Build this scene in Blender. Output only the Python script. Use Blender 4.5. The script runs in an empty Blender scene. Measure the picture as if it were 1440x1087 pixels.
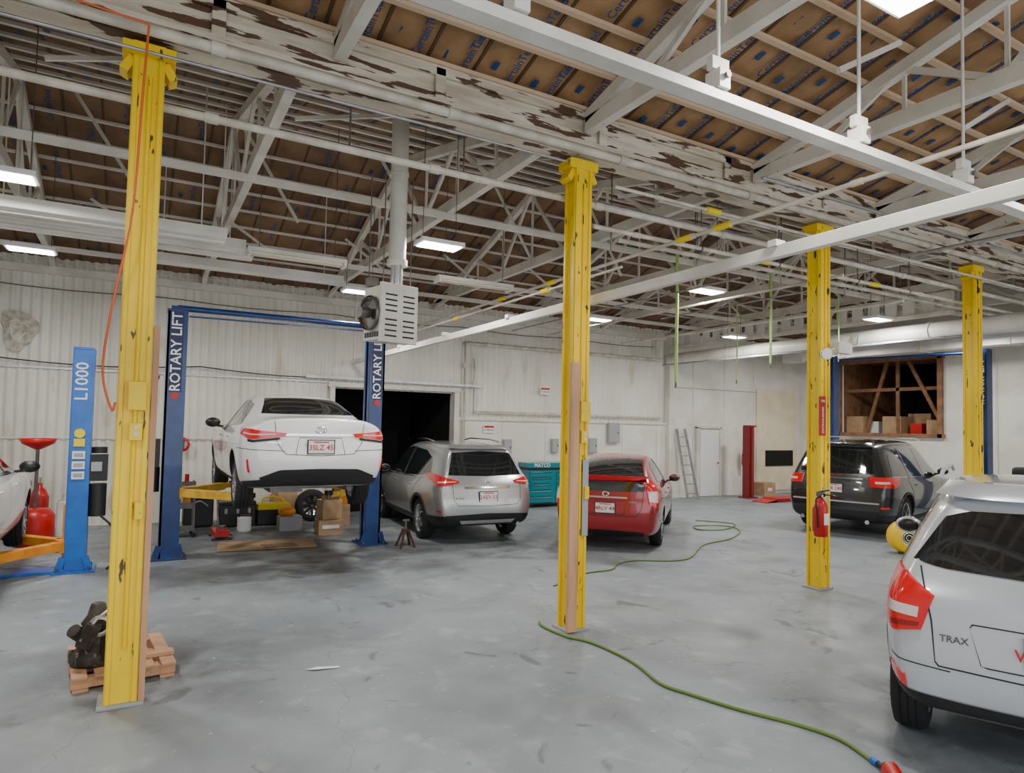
import bpy, bmesh, math, random
from mathutils import Vector, Matrix, Euler
from mathutils.bvhtree import BVHTree
random.seed(7)
R=math.radians
SC=bpy.context.scene
# ------------------------------------------------------------ materials
MATS={}
def mat(name,col,rough=.5,metal=0,col2=None,nscale=4,lo=.4,hi=.6,chip=None,chs=6,cht=.6,bump=0,bscale=30,coat=0,em=None,es=0,stretch=None,spec=None,stain=None,sts=1,stt=.55):
    if name in MATS: return MATS[name]
    m=bpy.data.materials.new(name); m.use_nodes=True; nt=m.node_tree; N=nt.nodes; Lk=nt.links
    b=N['Principled BSDF']
    b.inputs['Roughness'].default_value=rough; b.inputs['Metallic'].default_value=metal
    if coat: b.inputs['Coat Weight'].default_value=coat; b.inputs['Coat Roughness'].default_value=.04
    if spec is not None: b.inputs['Specular IOR Level'].default_value=spec
    c=(*col,1)
    b.inputs['Base Color'].default_value=c
    tc=N.new('ShaderNodeTexCoord'); mp=N.new('ShaderNodeMapping'); Lk.new(tc.outputs['Object'],mp.inputs[0])
    if stretch: mp.inputs['Scale'].default_value=stretch
    cur=None
    def noisemix(prev,colA,colB,scale,lo,hi,detail=6):
        n=N.new('ShaderNodeTexNoise'); n.inputs['Scale'].default_value=scale; n.inputs['Detail'].default_value=detail
        Lk.new(mp.outputs[0],n.inputs['Vector'])
        r=N.new('ShaderNodeMapRange'); r.inputs['From Min'].default_value=lo; r.inputs['From Max'].default_value=hi
        Lk.new(n.outputs['Fac'],r.inputs['Value'])
        x=N.new('ShaderNodeMix'); x.data_type='RGBA'
        Lk.new(r.outputs[0],x.inputs['Factor'])
        if prev is None: x.inputs[6].default_value=(*colA,1)
        else: Lk.new(prev,x.inputs[6])
        x.inputs[7].default_value=(*colB,1)
        return x.outputs[2]
    if col2: cur=noisemix(None,col,col2,nscale,lo,hi)
    if stain: cur=noisemix(cur,col,stain,sts,stt,stt+.15,8)
    if chip: cur=noisemix(cur,col,chip,chs,cht,cht+.02,9)
    if cur is not None: Lk.new(cur,b.inputs['Base Color'])
    if bump:
        n=N.new('ShaderNodeTexNoise'); n.inputs['Scale'].default_value=bscale; n.inputs['Detail'].default_value=5
        Lk.new(mp.outputs[0],n.inputs['Vector'])
        bp=N.new('ShaderNodeBump'); bp.inputs['Strength'].default_value=bump; bp.inputs['Distance'].default_value=.02
        Lk.new(n.outputs['Fac'],bp.inputs['Height']); Lk.new(bp.outputs[0],b.inputs['Normal'])
    if em: b.inputs['Emission Color'].default_value=(*em,1); b.inputs['Emission Strength'].default_value=es
    MATS[name]=m; return m

YEL=mat('yellow_paint',(1.0,.71,.0),.4,col2=(.92,.62,.0),nscale=3,chip=(.09,.06,.02),chs=17,cht=.64,stretch=(1,1,.28),bump=.1,bscale=20)
WOOD=mat('pale_lumber',(.66,.38,.22),.7,col2=(.54,.30,.17),nscale=8,stretch=(1,1,.15),bump=.1)
PURL=mat('purlin_lumber',(.70,.52,.36),.7,col2=(.58,.42,.27),nscale=3,stretch=(.2,1,1))
WPAINT=mat('white_timber_paint',(.80,.77,.70),.55,col2=(.66,.63,.55),nscale=2,chip=(.30,.22,.15),chs=9,cht=.74)
PEEL=mat('peeling_white_paint',(.76,.70,.58),.6,col2=(.50,.43,.32),nscale=4,lo=.38,hi=.68,chip=(.11,.055,.03),chs=6,cht=.545,stretch=(.35,1,2.6),bump=.5,bscale=12)
WMET=mat('white_metal',(.82,.80,.74),.4,col2=(.68,.66,.60),nscale=2)
PIPEW=mat('painted_pipe',(.74,.70,.60),.45,col2=(.54,.50,.41),nscale=4)
GALV=mat('galvanised',(.50,.51,.52),.35,metal=.7,col2=(.4,.4,.42),nscale=6)
CORR=mat('corrugated_white',(.86,.845,.77),.5,col2=(.76,.74,.66),nscale=1.2,stain=(.54,.46,.35),sts=2.2,stt=.61,stretch=(1,1,.35))
PANEL=mat('white_wall_panel',(.86,.845,.78),.55,col2=(.76,.74,.66),nscale=1.5)
BEIGE=mat('beige_wall_panel',(.86,.77,.58),.6,col2=(.76,.67,.49),nscale=2)
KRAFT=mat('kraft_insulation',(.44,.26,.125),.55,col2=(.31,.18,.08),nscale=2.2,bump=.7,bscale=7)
KRAFTD=mat('kraft_insulation_far',(.27,.16,.078),.6,col2=(.18,.10,.05),nscale=1.8,bump=.6,bscale=7)  # darker kraft tone for the far roof bay
SEAM=mat('batt_seam',(.12,.065,.03),.7)
INK=mat('blue_print',(.01,.06,.20),.6)
NAVY=mat('lift_blue',(.006,.045,.20),.3,col2=(.005,.03,.14),nscale=4,coat=.3)
BLUE=mat('bright_blue',(.006,.16,.60),.35,col2=(.005,.12,.5),nscale=4,coat=.2)
DNAVY=mat('label_navy',(.008,.015,.07),.4)
WHITE=mat('white_plain',(.85,.85,.85),.4)
BLACK=mat('black_plastic',(.014,.014,.015),.45)
RUBBER=mat('rubber',(.018,.018,.019),.75)
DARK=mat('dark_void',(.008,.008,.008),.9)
GLASS=mat('tinted_glass',(.012,.015,.017),.04,coat=.6,spec=.9)
CHROME=mat('chrome',(.75,.75,.76),.12,metal=1)
RIM=mat('alloy',(.55,.56,.58),.25,metal=.9)
STEEL=mat('dark_steel',(.13,.13,.14),.45,metal=.6,col2=(.2,.17,.14),nscale=9)
CAST=mat('cast_metal',(.10,.085,.07),.6,metal=.5,col2=(.05,.04,.035),nscale=9,bump=.4)
REDL=mat('red_lens',(.60,.006,.008),.12,coat=.8,em=(.7,.01,.01),es=.15)
CLEARL=mat('clear_lens',(.75,.66,.66),.1,coat=.8)
ORANGEP=mat('orange_paint',(.85,.32,.02),.45,col2=(.7,.24,.02),nscale=6,chip=(.08,.05,.04),chs=10,cht=.66)
LYEL=mat('lift_arm_yellow',(.80,.50,.05),.45,col2=(.6,.35,.04),nscale=6)
RED=mat('red_paint',(.60,.012,.01),.35,col2=(.48,.01,.008),nscale=5)
MAROON=mat('maroon_paint',(.25,.02,.02),.4)
RUST=mat('rusty_steel',(.12,.05,.03),.7,col2=(.06,.03,.02),nscale=9)
TEAL=mat('teal_paint',(.0,.22,.27),.3,coat=.4)
CARD=mat('cardboard',(.50,.33,.19),.8,col2=(.42,.27,.15),nscale=5)
GREYB=mat('grey_box',(.38,.39,.40),.5)
GREEN=mat('hose_green',(.13,.22,.035),.5)
LIME=mat('lime_hose',(.42,.62,.16),.5)
ORCORD=mat('orange_cord',(.75,.14,.03),.5)
PLATE=mat('plate_white',(.80,.80,.78),.4)
PRED=mat('plate_red',(.6,.03,.04),.5)
YTAG=mat('yellow_tag',(.90,.72,.0),.5)
FAN=mat('blower_yellow',(.90,.58,.0),.4)
LED=mat('led_emit',(1,1,1),.5,em=(1,.98,.95),es=14)
TUBE=mat('tube_off',(.72,.66,.50),.4)
WD=mat('loft_wood',(.30,.15,.07),.7,col2=(.2,.1,.05),nscale=5)

# ------------------------------------------------------------ mesh builder
def basis(d,up=Vector((0,0,1))):
    d=d.normalized()
    if abs(d.dot(up))>.99: up=Vector((0,1,0))
    s=d.cross(up).normalized(); u=s.cross(d).normalized()
    return d,s,u
class MB:
    def __init__(s): s.v=[];s.f=[];s.m=[];s.sm=[];s.mats=[]
    def mi(s,m):
        if m not in s.mats: s.mats.append(m)
        return s.mats.index(m)
    def add(s,vs,fs,m,smooth=False,M=None):
        o=len(s.v); k=s.mi(m)
        for p in vs:
            p=Vector(p)
            if M is not None: p=M@p
            s.v.append(tuple(p))
        for f in fs: s.f.append([i+o for i in f]); s.m.append(k); s.sm.append(smooth)
    def box(s,c,d,m,rot=None,M=None):
        x,y,z=d[0]/2,d[1]/2,d[2]/2
        vs=[(-x,-y,-z),(x,-y,-z),(x,y,-z),(-x,y,-z),(-x,-y,z),(x,-y,z),(x,y,z),(-x,y,z)]
        T=Matrix.Translation(c)
        if rot: T=T@Euler(rot).to_matrix().to_4x4()
        if M is not None: T=M@T
        s.add(vs,[(0,3,2,1),(4,5,6,7),(0,1,5,4),(1,2,6,5),(2,3,7,6),(3,0,4,7)],m,M=T)
    def beam(s,a,b,w,h,m,up=(0,0,1)):
        a=Vector(a);b=Vector(b); d,sd,u=basis(b-a,Vector(up))
        vs=[p+sd*i*w/2+u*j*h/2 for p in(a,b) for i,j in((-1,-1),(1,-1),(1,1),(-1,1))]
        s.add(vs,[(0,3,2,1),(4,5,6,7),(0,1,5,4),(1,2,6,5),(2,3,7,6),(3,0,4,7)],m)
    def cyl(s,a,b,r,m,n=16,r2=None):
        a=Vector(a);b=Vector(b); d,sd,u=basis(b-a); r2=r if r2 is None else r2
        vs=[];
        for p,rr in((a,r),(b,r2)):
            for i in range(n):
                t=2*math.pi*i/n; vs.append(p+(sd*math.cos(t)+u*math.sin(t))*rr)
        s.add(vs,[(i,(i+1)%n,n+(i+1)%n,n+i) for i in range(n)],m,True)
        s.add(vs,[tuple(range(n))[::-1],tuple(range(n,2*n))],m)
    def tube(s,pts,r,m,n=8):
        pts=[Vector(p) for p in pts]; vs=[];fs=[]
        for k,p in enumerate(pts):
            d=(pts[min(k+1,len(pts)-1)]-pts[max(k-1,0)])
            d,sd,u=basis(d)
            for i in range(n):
                t=2*math.pi*i/n; vs.append(p+(sd*math.cos(t)+u*math.sin(t))*r)
        for k in range(len(pts)-1):
            for i in range(n): fs.append((k*n+i,k*n+(i+1)%n,(k+1)*n+(i+1)%n,(k+1)*n+i))
        s.add(vs,fs,m,True)
        s.add(vs[:n],[tuple(range(n))],m); s.add(vs[-n:],[tuple(range(n))],m)
    def lathe(s,prof,m,n=32,M=None,smooth=True):
        vs=[];fs=[]
        for r,z in prof:
            for i in range(n):
                t=2*math.pi*i/n; vs.append((r*math.cos(t),r*math.sin(t),z))
        for k in range(len(prof)-1):
            for i in range(n): fs.append((k*n+i,k*n+(i+1)%n,(k+1)*n+(i+1)%n,(k+1)*n+i))
        s.add(vs,fs,m,smooth,M)
    def ball(s,c,r,m,M=None,n=16,k=10):
        prof=[(max(1e-4,math.sin(math.pi*i/k)),-math.cos(math.pi*i/k)) for i in range(k+1)]
        T=Matrix.Translation(c)@Matrix.Diagonal((r[0],r[1],r[2],1))
        if M is not None: T=M@T
        s.lathe(prof,m,n,T)
    def text(s,t,size,c,ex,n,m):
        vs,fs=text_geo(t); ex=Vector(ex).normalized(); n=Vector(n).normalized(); ey=n.cross(ex)
        c=Vector(c)
        s.add([c+ex*v[0]*size+ey*v[1]*size for v in vs],fs,m)
    def mesh(s,name):
        me=bpy.data.meshes.new(name); me.from_pydata(s.v,[],s.f)
        for m in s.mats: me.materials.append(m)
        me.polygons.foreach_set('material_index',s.m); me.polygons.foreach_set('use_smooth',s.sm)
        me.update(); return me
    def obj(s,name,parent=None,bevel=0,M=None):
        me=s.mesh(name); o=bpy.data.objects.new(name,me); SC.collection.objects.link(o)
        if parent: o.parent=parent
        if M is not None: o.matrix_basis=M
        if bevel:
            b=o.modifiers.new('b','BEVEL'); b.width=bevel; b.segments=2; b.limit_method='ANGLE'; b.angle_limit=R(50)
        return o
_tc={}
def text_geo(t):
    if t in _tc: return _tc[t]
    cu=bpy.data.curves.new('t','FONT'); cu.body=t; cu.align_x='CENTER'; cu.align_y='CENTER'; cu.resolution_u=2; cu.offset=.012
    o=bpy.data.objects.new('t',cu); SC.collection.objects.link(o)
    bpy.context.view_layer.update()
    me=bpy.data.meshes.new_from_object(o.evaluated_get(bpy.context.evaluated_depsgraph_get()))
    vs=[(v.co.x,v.co.y) for v in me.vertices]; fs=[tuple(p.vertices) for p in me.polygons]
    bpy.data.objects.remove(o); bpy.data.meshes.remove(me); _tc[t]=(vs,fs); return _tc[t]
def empty(name,loc=(0,0,0),rz=0):
    e=bpy.data.objects.new(name,None); SC.collection.objects.link(e); e.location=loc; e.rotation_euler=(0,0,rz); e.empty_display_size=.2; return e
def smooth_path(pts,k=6):
    out=[];P=[Vector(p) for p in pts]
    for i in range(len(P)-1):
        p0=P[max(i-1,0)];p1=P[i];p2=P[i+1];p3=P[min(i+2,len(P)-1)]
        for j in range(k):
            t=j/k; out.append(.5*((2*p1)+(-p0+p2)*t+(2*p0-5*p1+4*p2-p3)*t*t+(-p0+3*p1-3*p2+p3)*t**3))
    out.append(P[-1]); return out

# ------------------------------------------------------------ camera
he=2.0; f,yaw,pitch,roll,cx,cy=926.05,1.0495,.0427,.0210,729.46,558.54
v=Vector((math.cos(yaw)*math.cos(pitch),math.sin(yaw)*math.cos(pitch),math.sin(pitch)))
r=Vector((math.sin(yaw),-math.cos(yaw),0)); u=r.cross(v)
r,u=math.cos(roll)*r+math.sin(roll)*u,-math.sin(roll)*r+math.cos(roll)*u
cd=bpy.data.cameras.new('camera'); co=bpy.data.objects.new('camera',cd); SC.collection.objects.link(co)
M=Matrix((r,u,-v)).transposed().to_4x4(); M.translation=(0,0,he); co.matrix_world=M
cd.sensor_width=36; cd.lens=f/1440*36; cd.shift_x=-(cx-720)/1440; cd.shift_y=(cy-543.5)/1440; cd.clip_start=.05
SC.camera=co

# ------------------------------------------------------------ room
X0,X1,Y0,Y1=-6.0,19.0,-4.5,14.4
XC=13.2
fm=bpy.data.materials.new('painted_concrete'); fm.use_nodes=True; nt=fm.node_tree;N=nt.nodes;Lk=nt.links;b=N['Principled BSDF']
tc=N.new('ShaderNodeTexCoord')
def nz(s,d=8,dist=0,off=0):
    n=N.new('ShaderNodeTexNoise');n.inputs['Scale'].default_value=s;n.inputs['Detail'].default_value=d;n.inputs['Distortion'].default_value=dist
    if off:
        mp=N.new('ShaderNodeMapping');mp.inputs['Location'].default_value=(off,off*.7,0);Lk.new(tc.outputs['Object'],mp.inputs[0]);Lk.new(mp.outputs[0],n.inputs['Vector'])
    else: Lk.new(tc.outputs['Object'],n.inputs['Vector'])
    return n.outputs['Fac']
def mr(x,a,b_,c=0,d=1):
    n=N.new('ShaderNodeMapRange');n.inputs['From Min'].default_value=a;n.inputs['From Max'].default_value=b_;n.inputs['To Min'].default_value=c;n.inputs['To Max'].default_value=d;Lk.new(x,n.inputs['Value']);return n.outputs[0]
def mul(a,b_):
    n=N.new('ShaderNodeMath');n.operation='MULTIPLY';Lk.new(a,n.inputs[0]);Lk.new(b_,n.inputs[1]);return n.outputs[0]
def spot(x,y,ra):
    d=N.new('ShaderNodeVectorMath');d.operation='DISTANCE';Lk.new(tc.outputs['Object'],d.inputs[0]);d.inputs[1].default_value=(x,y,0);return mr(d.outputs['Value'],ra*.35,ra,1,0)
def mx(fa,A,B):
    n=N.new('ShaderNodeMix');n.data_type='RGBA';Lk.new(fa,n.inputs['Factor'])
    for i,q in((6,A),(7,B)):
        if isinstance(q,tuple): n.inputs[i].default_value=(*q,1)
        else: Lk.new(q,n.inputs[i])
    return n.outputs[2]
c=mx(mr(nz(.35),.35,.65),(.245,.28,.31),(.32,.355,.38))
c=mx(mr(nz(1.1,9,.6),.48,.72,0,.6),c,(.17,.19,.21))
c=mx(mr(nz(3.5,10,.3),.58,.70,0,.5),c,(.42,.45,.47))
c=mx(mr(nz(.6,10,1.0,13),.56,.70,0,.6),c,(.13,.14,.15))
c=mx(mr(nz(14,6),.68,.72,0,.7),c,(.52,.54,.55))
c=mx(mr(nz(1.9,10,1.5,5),.64,.70,0,.6),c,(.09,.09,.09))
# dark patches in the bays and beside the pallet; shade painted under lifted sedan
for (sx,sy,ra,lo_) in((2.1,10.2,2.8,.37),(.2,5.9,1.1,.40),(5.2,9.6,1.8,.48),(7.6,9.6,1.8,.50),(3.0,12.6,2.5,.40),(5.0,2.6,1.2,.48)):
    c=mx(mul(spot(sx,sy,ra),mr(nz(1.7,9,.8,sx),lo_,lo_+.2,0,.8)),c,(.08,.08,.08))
vo=N.new('ShaderNodeTexVoronoi');vo.feature='DISTANCE_TO_EDGE';vo.inputs['Scale'].default_value=.45
nn=N.new('ShaderNodeTexNoise');nn.inputs['Scale'].default_value=1.5;nn.inputs['Detail'].default_value=6;Lk.new(tc.outputs['Object'],nn.inputs['Vector'])
va=N.new('ShaderNodeVectorMath');va.operation='ADD';Lk.new(tc.outputs['Object'],va.inputs[0]);Lk.new(nn.outputs['Color'],va.inputs[1]);Lk.new(va.outputs[0],vo.inputs['Vector'])
c=mx(mr(vo.outputs['Distance'],.0,.004,.45,0),c,(.12,.12,.12))
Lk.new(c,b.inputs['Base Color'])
Lk.new(mr(nz(2.2),.3,.7,.36,.62),b.inputs['Roughness'])
b.inputs['Specular IOR Level'].default_value=.4
bp=N.new('ShaderNodeBump');bp.inputs['Strength'].default_value=.14;bp.inputs['Distance'].default_value=.01;Lk.new(nz(18),bp.inputs['Height']);Lk.new(bp.outputs[0],b.inputs['Normal'])
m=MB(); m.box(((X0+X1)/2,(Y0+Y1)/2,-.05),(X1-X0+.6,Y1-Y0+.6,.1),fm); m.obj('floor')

def corrug(mb,xa,xb,y,za,zb,mt,axis='x',pitch=.152,amp=.022,sgn=1):
    n=int((xb-xa)/pitch*6); vs=[];fs=[]
    for i in range(n+1):
        x=xa+(xb-xa)*i/n; ph=(x/pitch)%1; o=amp*sgn*(1 if ph<.5 else -1)*min(1,abs(math.sin(2*math.pi*ph))*1.8)
        for z in(za,zb): vs.append((x,y+o,z) if axis=='x' else (y+o,x,z))
    for i in range(n): fs.append((2*i,2*i+2,2*i+3,2*i+1))
    mb.add(vs,fs,mt,True)
m=MB()
corrug(m,X0,3.6,Y1,0,4.85,CORR); corrug(m,6.45,XC,Y1,2.1,4.85,CORR); corrug(m,3.6,6.45,Y1,2.72,4.85,CORR)
m.box(((X0+3.6)/2,Y1+.09,2.4),(3.6-X0,.1,4.8),PANEL); m.box(((XC+6.45)/2,Y1+.09,2.4),(XC-6.45,.1,4.8),PANEL); m.box((5.02,Y1+.09,3.78),(2.85,.1,2.1),PANEL)
m.box(((6.45+XC)/2,Y1,1.05),(XC-6.45,.1,2.1),PANEL)
m.box(((X1+XC)/2,Y1+.02,2.4),(X1-XC,.14,4.8),PANEL)
for x in (7.8,9.05,10.3,11.55,12.8): m.box((x,Y1-.055,1.05),(.02,.012,2.1),WPAINT)
m.box((15.2,Y1-.06,3.2),(4,.02,.02),GREYB)
for x in (14.2,15.5,16.8): m.box((x,Y1-.055,2.4),(.03,.012,4.6),WPAINT)
m.obj('wall_left')
m=MB(); m.box((17.9,Y1-.08,1.7),(2.0,.05,3.2),BEIGE); m.box((17.95,Y1-.12,1.12),(1.3,.03,.5),DARK); m.obj('wall_panel_beige')
m=MB()
for a,b_ in((0,2.0),(4.1,4.85)): m.box((X1+.05,11.35,(a+b_)/2),(.1,2.9,b_-a),PANEL)
m.box((X1+.05,13.65,2.4),(.1,1.7,4.8),PANEL); m.box((X1+.05,2.7,2.4),(.1,14.4,4.8),PANEL)
for y in (8.5,7.2,5.9): m.box((X1-.02,y,2.4),(.03,.04,4.8),WPAINT)
m.obj('wall_right')
m=MB(); corrug(m,Y0,Y1,X0,0,5,CORR,'y'); m.box((X0-.08,(Y0+Y1)/2,2.4),(.08,Y1-Y0,4.8),PANEL); m.obj('wall_end')
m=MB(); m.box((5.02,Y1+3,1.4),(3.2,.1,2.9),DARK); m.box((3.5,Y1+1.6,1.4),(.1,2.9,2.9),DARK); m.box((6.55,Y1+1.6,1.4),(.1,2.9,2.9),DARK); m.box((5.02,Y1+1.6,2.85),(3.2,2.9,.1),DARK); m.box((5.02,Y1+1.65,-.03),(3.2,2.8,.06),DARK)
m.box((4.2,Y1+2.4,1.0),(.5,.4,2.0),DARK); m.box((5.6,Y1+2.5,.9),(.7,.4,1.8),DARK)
m.obj('wall_backroom')
m=MB(); m.box((3.58,Y1-.08,1.38),(.1,.12,2.76),WPAINT); m.box((6.5,Y1-.08,1.38),(.12,.14,2.76),WPAINT); m.box((5.04,Y1-.08,2.8),(3.1,.14,.1),WPAINT); m.beam((3.0,Y1-.12,2.95),(7.2,Y1-.12,2.92),.05,.06,GALV)
m.obj('trim_1')
m=MB(); m.box((XC,Y1-.12,2.35),(.16,.2,4.7),WPAINT); m.obj('trim_2')
m=MB()
m.box(((6.45+XC)/2,Y1-.07,2.13),(XC-6.45,.06,.06),WPAINT)
m.box(((X0+3.6)/2,Y1-.04,2.85),(3.6-X0,.03,.03),GALV); m.box(((X0+3.6)/2,Y1-.04,1.6),(3.6-X0,.02,.02),WPAINT)
m.box(((X0+XC)/2,Y1-.06,4.6),(XC-X0,.08,.14),WPAINT)
m.tube([(X0+k*.5,Y1-.12,3.02-.10*abs(math.sin(k*.45))) for k in range(20)],.012,BLACK,6)
m.tube([(X0+k*.6,Y1-.12,4.32-.06*abs(math.sin(k*.6))) for k in range(32)],.010,STEEL,6)
m.obj('trim_3')
m=MB(); 
m.box((X1+1.6,11.35,1.95),(3.0,3.2,.1),WD); m.box((X1+3.1,11.35,3.2),(.1,3.2,2.6),DARK); m.box((X1+1.6,12.95,3.2),(3.0,.1,2.6),WD); m.box((X1+1.6,9.75,3.2),(3.0,.1,2.6),WD); m.box((X1+1.6,11.35,4.5),(3,3.2,.1),WD)
for i in range(4): m.beam((X1+.6+.6*i,9.8,4.3),(X1+.6+.6*i,12.9,4.3),.07,.2,WD)
m.beam((X1+.4,9.95,2.1),(X1+.4,11.0,4.2),.06,.1,WD); m.beam((X1+.5,12.3,2.0),(X1+.5,11.6,4.3),.06,.1,WD)
m.beam((X1+.45,11.3,2.0),(X1+.45,11.3,4.3),.06,.1,WD); m.beam((X1+.45,9.9,3.3),(X1+.45,12.9,3.3),.06,.1,WD)
for x,y,s,mt in((.7,10.3,.4,CARD),(.8,10.9,.3,RED),(.7,11.5,.5,CARD),(.8,12.2,.35,WHITE),(1.5,11.1,.6,CARD),(.6,12.6,.5,CARD)): m.box((X1+x,y,2.0+s/2),(s,s*1.1,s),mt)
m.obj('wall_loft')
m=MB(); m.box((X1-.05,11.35,4.15),(.12,3.2,.14),WD); m.box((X1-.05,11.35,1.95),(.12,3.2,.1),WD); m.box((X1-.05,9.85,3.05),(.12,.12,2.3),WD); m.box((X1-.05,12.85,3.05),(.12,.12,2.3),WD); m.obj('trim_4')
m=MB(); m.box((14.8,Y1-.1,1.0),(.86,.05,2.0),WMET); m.box((14.8,Y1-.14,.99),(.76,.03,1.94),WHITE); m.cyl((15.1,Y1-.15,1.0),(15.1,Y1-.21,1.0),.03,CHROME)
for x in(14.33,15.27): m.box((x,Y1-.11,1.02),(.08,.09,2.08),WPAINT)
m.box((14.8,Y1-.11,2.06),(1.02,.09,.08),WPAINT); m.obj('door_1',bevel=.004)

# roof / ceiling with kraft-faced insulation batts
PR=[(Y0,5.15),(1.0,6.35),(5.47,5.28),(9.9,6.35),(Y1+.15,4.85)]
def rz(y):
    for (a,za),(b_,zb) in zip(PR,PR[1:]):
        if a<=y<=b_: return za+(zb-za)*(y-a)/(b_-a)
    return PR[0][1] if y<PR[0][0] else PR[-1][1]
BW=.45
nb=int((X1-X0)/BW); nx=nb*6; ny=90; vs=[]
rnd=[[random.uniform(-1,1) for _ in range(ny+1)] for _ in range(nb+2)]
fa=[];fb=[]
for j in range(ny+1):
    y=Y0+(Y1+.1-Y0)*j/ny
    for i in range(nx+1):
        ph=(i%6)/6
        vs.append((X0+i*BW/6,y,rz(y)-.06*math.sin(math.pi*ph)**.5*(1+.5*rnd[i//6][j])))
for j in range(ny):
    for i in range(nx):
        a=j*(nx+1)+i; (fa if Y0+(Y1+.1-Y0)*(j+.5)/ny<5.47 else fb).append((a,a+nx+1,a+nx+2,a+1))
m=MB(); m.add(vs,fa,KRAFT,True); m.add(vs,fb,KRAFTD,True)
for (a,za),(b_,zb) in zip(PR,PR[1:]):
    m.add([(X0-.2,a,za+.1),(X1+.2,a,za+.1),(X1+.2,b_,zb+.1),(X0-.2,b_,zb+.1)],[(0,1,2,3)],DARK)
    for ib in range(nb+1): m.beam((X0+ib*BW,a,za-.012),(X0+ib*BW,b_,zb-.012),.03,.02,SEAM)
for y in [2.3,2.9,3.5,4.1,4.7,5.15,6.2,6.9,7.6,8.3,9.0,9.6,10.4,11.1,11.8,12.5,13.2,13.9]:
    dz=(rz(y-.05)-rz(y+.05))/.1
    for ib in range(6,nb):
        if y>5.5 and (ib+int(y*7))%2: continue
        x=X0+(ib+.5)*BW; yy=y+random.uniform(-.12,.12); z=rz(yy)-.098
        exv=Vector((0,-1,dz)).normalized(); n=Vector((0,-dz,-1)).normalized()
        m.text('CertainTeed',.115,(x+.08,yy,z),exv,n,INK)
        c0=Vector((x-.09,yy+.12,z)); ey=n.cross(exv)
        m.add([c0-exv*.05-ey*.03,c0+exv*.05-ey*.03,c0+exv*.05+ey*.03,c0-exv*.05+ey*.03],[(0,1,2,3)],INK)
m.obj('ceiling')
m=MB()
for xx in (X0-.03,X1+.1):
    vs=[(xx,a,za+.1) for a,za in PR]+[(xx,Y1+.15,4.6),(xx,Y0,4.6)]
    m.add(vs,[tuple(range(len(vs)))],PANEL)
m.obj('wall_gable')
m=MB()
for (a,za),(b_,zb) in zip(PR,PR[1:]):
    L=math.hypot(b_-a,zb-za); n=int(L/(.46 if b_<6 else .52))
    for i in range(n+1):
        t=(i+.3)/(n+.6); y=a+(b_-a)*t; z=za+(zb-za)*t-.125
        if y<5.5: m.beam((X0,y,z),(X1,y,z),.055,.035,PURL)
        else: m.beam((X0,y,z),(X1,y,z),.045,.035,WPAINT)
m.obj('roof_purlin')
def truss(x,ya,yb,yr,zbot,mt,w=.09,hh=.15,nweb=5):
    m=MB()
    m.beam((x,ya,zbot),(x,yb,zbot),w,hh,mt)
    def tz(y): return rz(y)-.22
    for (p,q) in((ya,yr),(yr,yb)): m.beam((x,p,max(tz(p),zbot)),(x,q,tz(q)),w,.12,mt)
    ys=[ya+(yb-ya)*i/(2*nweb) for i in range(2*nweb+1)]
    for i in range(1,len(ys)-1):
        if i%2: m.beam((x+.0,ys[i],zbot),(x+.0,ys[i+1] if i+1<len(ys) else ys[i],tz(ys[i+1])),.04,.06,mt)
        m.beam((x+.03,ys[i],zbot),(x+.03,ys[i],tz(ys[i])),.03,.035,mt)
        if i%2==0: m.beam((x-.02,ys[i],tz(ys[i])),(x-.02,ys[i+1],zbot),.04,.06,mt)
    return m.obj('roof_truss')
for x in(-3.9,-1.45,1.0,3.45,5.9,8.35,10.8,13.25,15.7): truss(x,5.62,Y1-.1,9.9,4.86,WPAINT,nweb=4)
for x in(-3.7,-1.2,1.3,3.8,6.25,8.7,11.1,13.6,16.0): truss(x,-3.4,5.32,1.0,5.02,WPAINT,.10,.15)
m=MB()
for x in range(-5,17,2):
    m.beam((x+.2,6.6,4.95),(x+1.6,6.6,rz(6.6)-.2),.03,.04,WPAINT)
    m.beam((x+1.0,12.2,4.9),(x+.2,12.2,rz(12.2)-.2),.03,.04,WPAINT)
    m.beam((x+.9,9.9,4.9),(x+.1,9.9,rz(9.9)-.2),.03,.04,WPAINT)
for x in range(-5,17,2): m.beam((x,3.4,5.05),(x+.9,3.4,rz(3.4)-.2),.035,.05,WPAINT)
for y in(8.0,11.6,13.2): m.beam((X0,y,4.76),(X1,y,4.76),.06,.08,WPAINT)
m.obj('roof_brace')
m=MB(); m.box(((X0+X1)/2,5.47,4.96),(X1-X0,.2,.46),PEEL)
m.box(((X0+X1)/2,5.36,5.13),(X1-X0,.06,.09),PEEL); m.box(((X0+X1)/2,5.345,4.85),(X1-X0,.05,.05),PEEL); m.box(((X0+X1)/2,5.6,4.82),(X1-X0,.06,.12),PEEL)
for i in range(14): m.box((-5+1.8*i,5.345,4.99),(.1,.03,.34),PEEL)
m.obj('timber_beam',bevel=.006)
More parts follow.
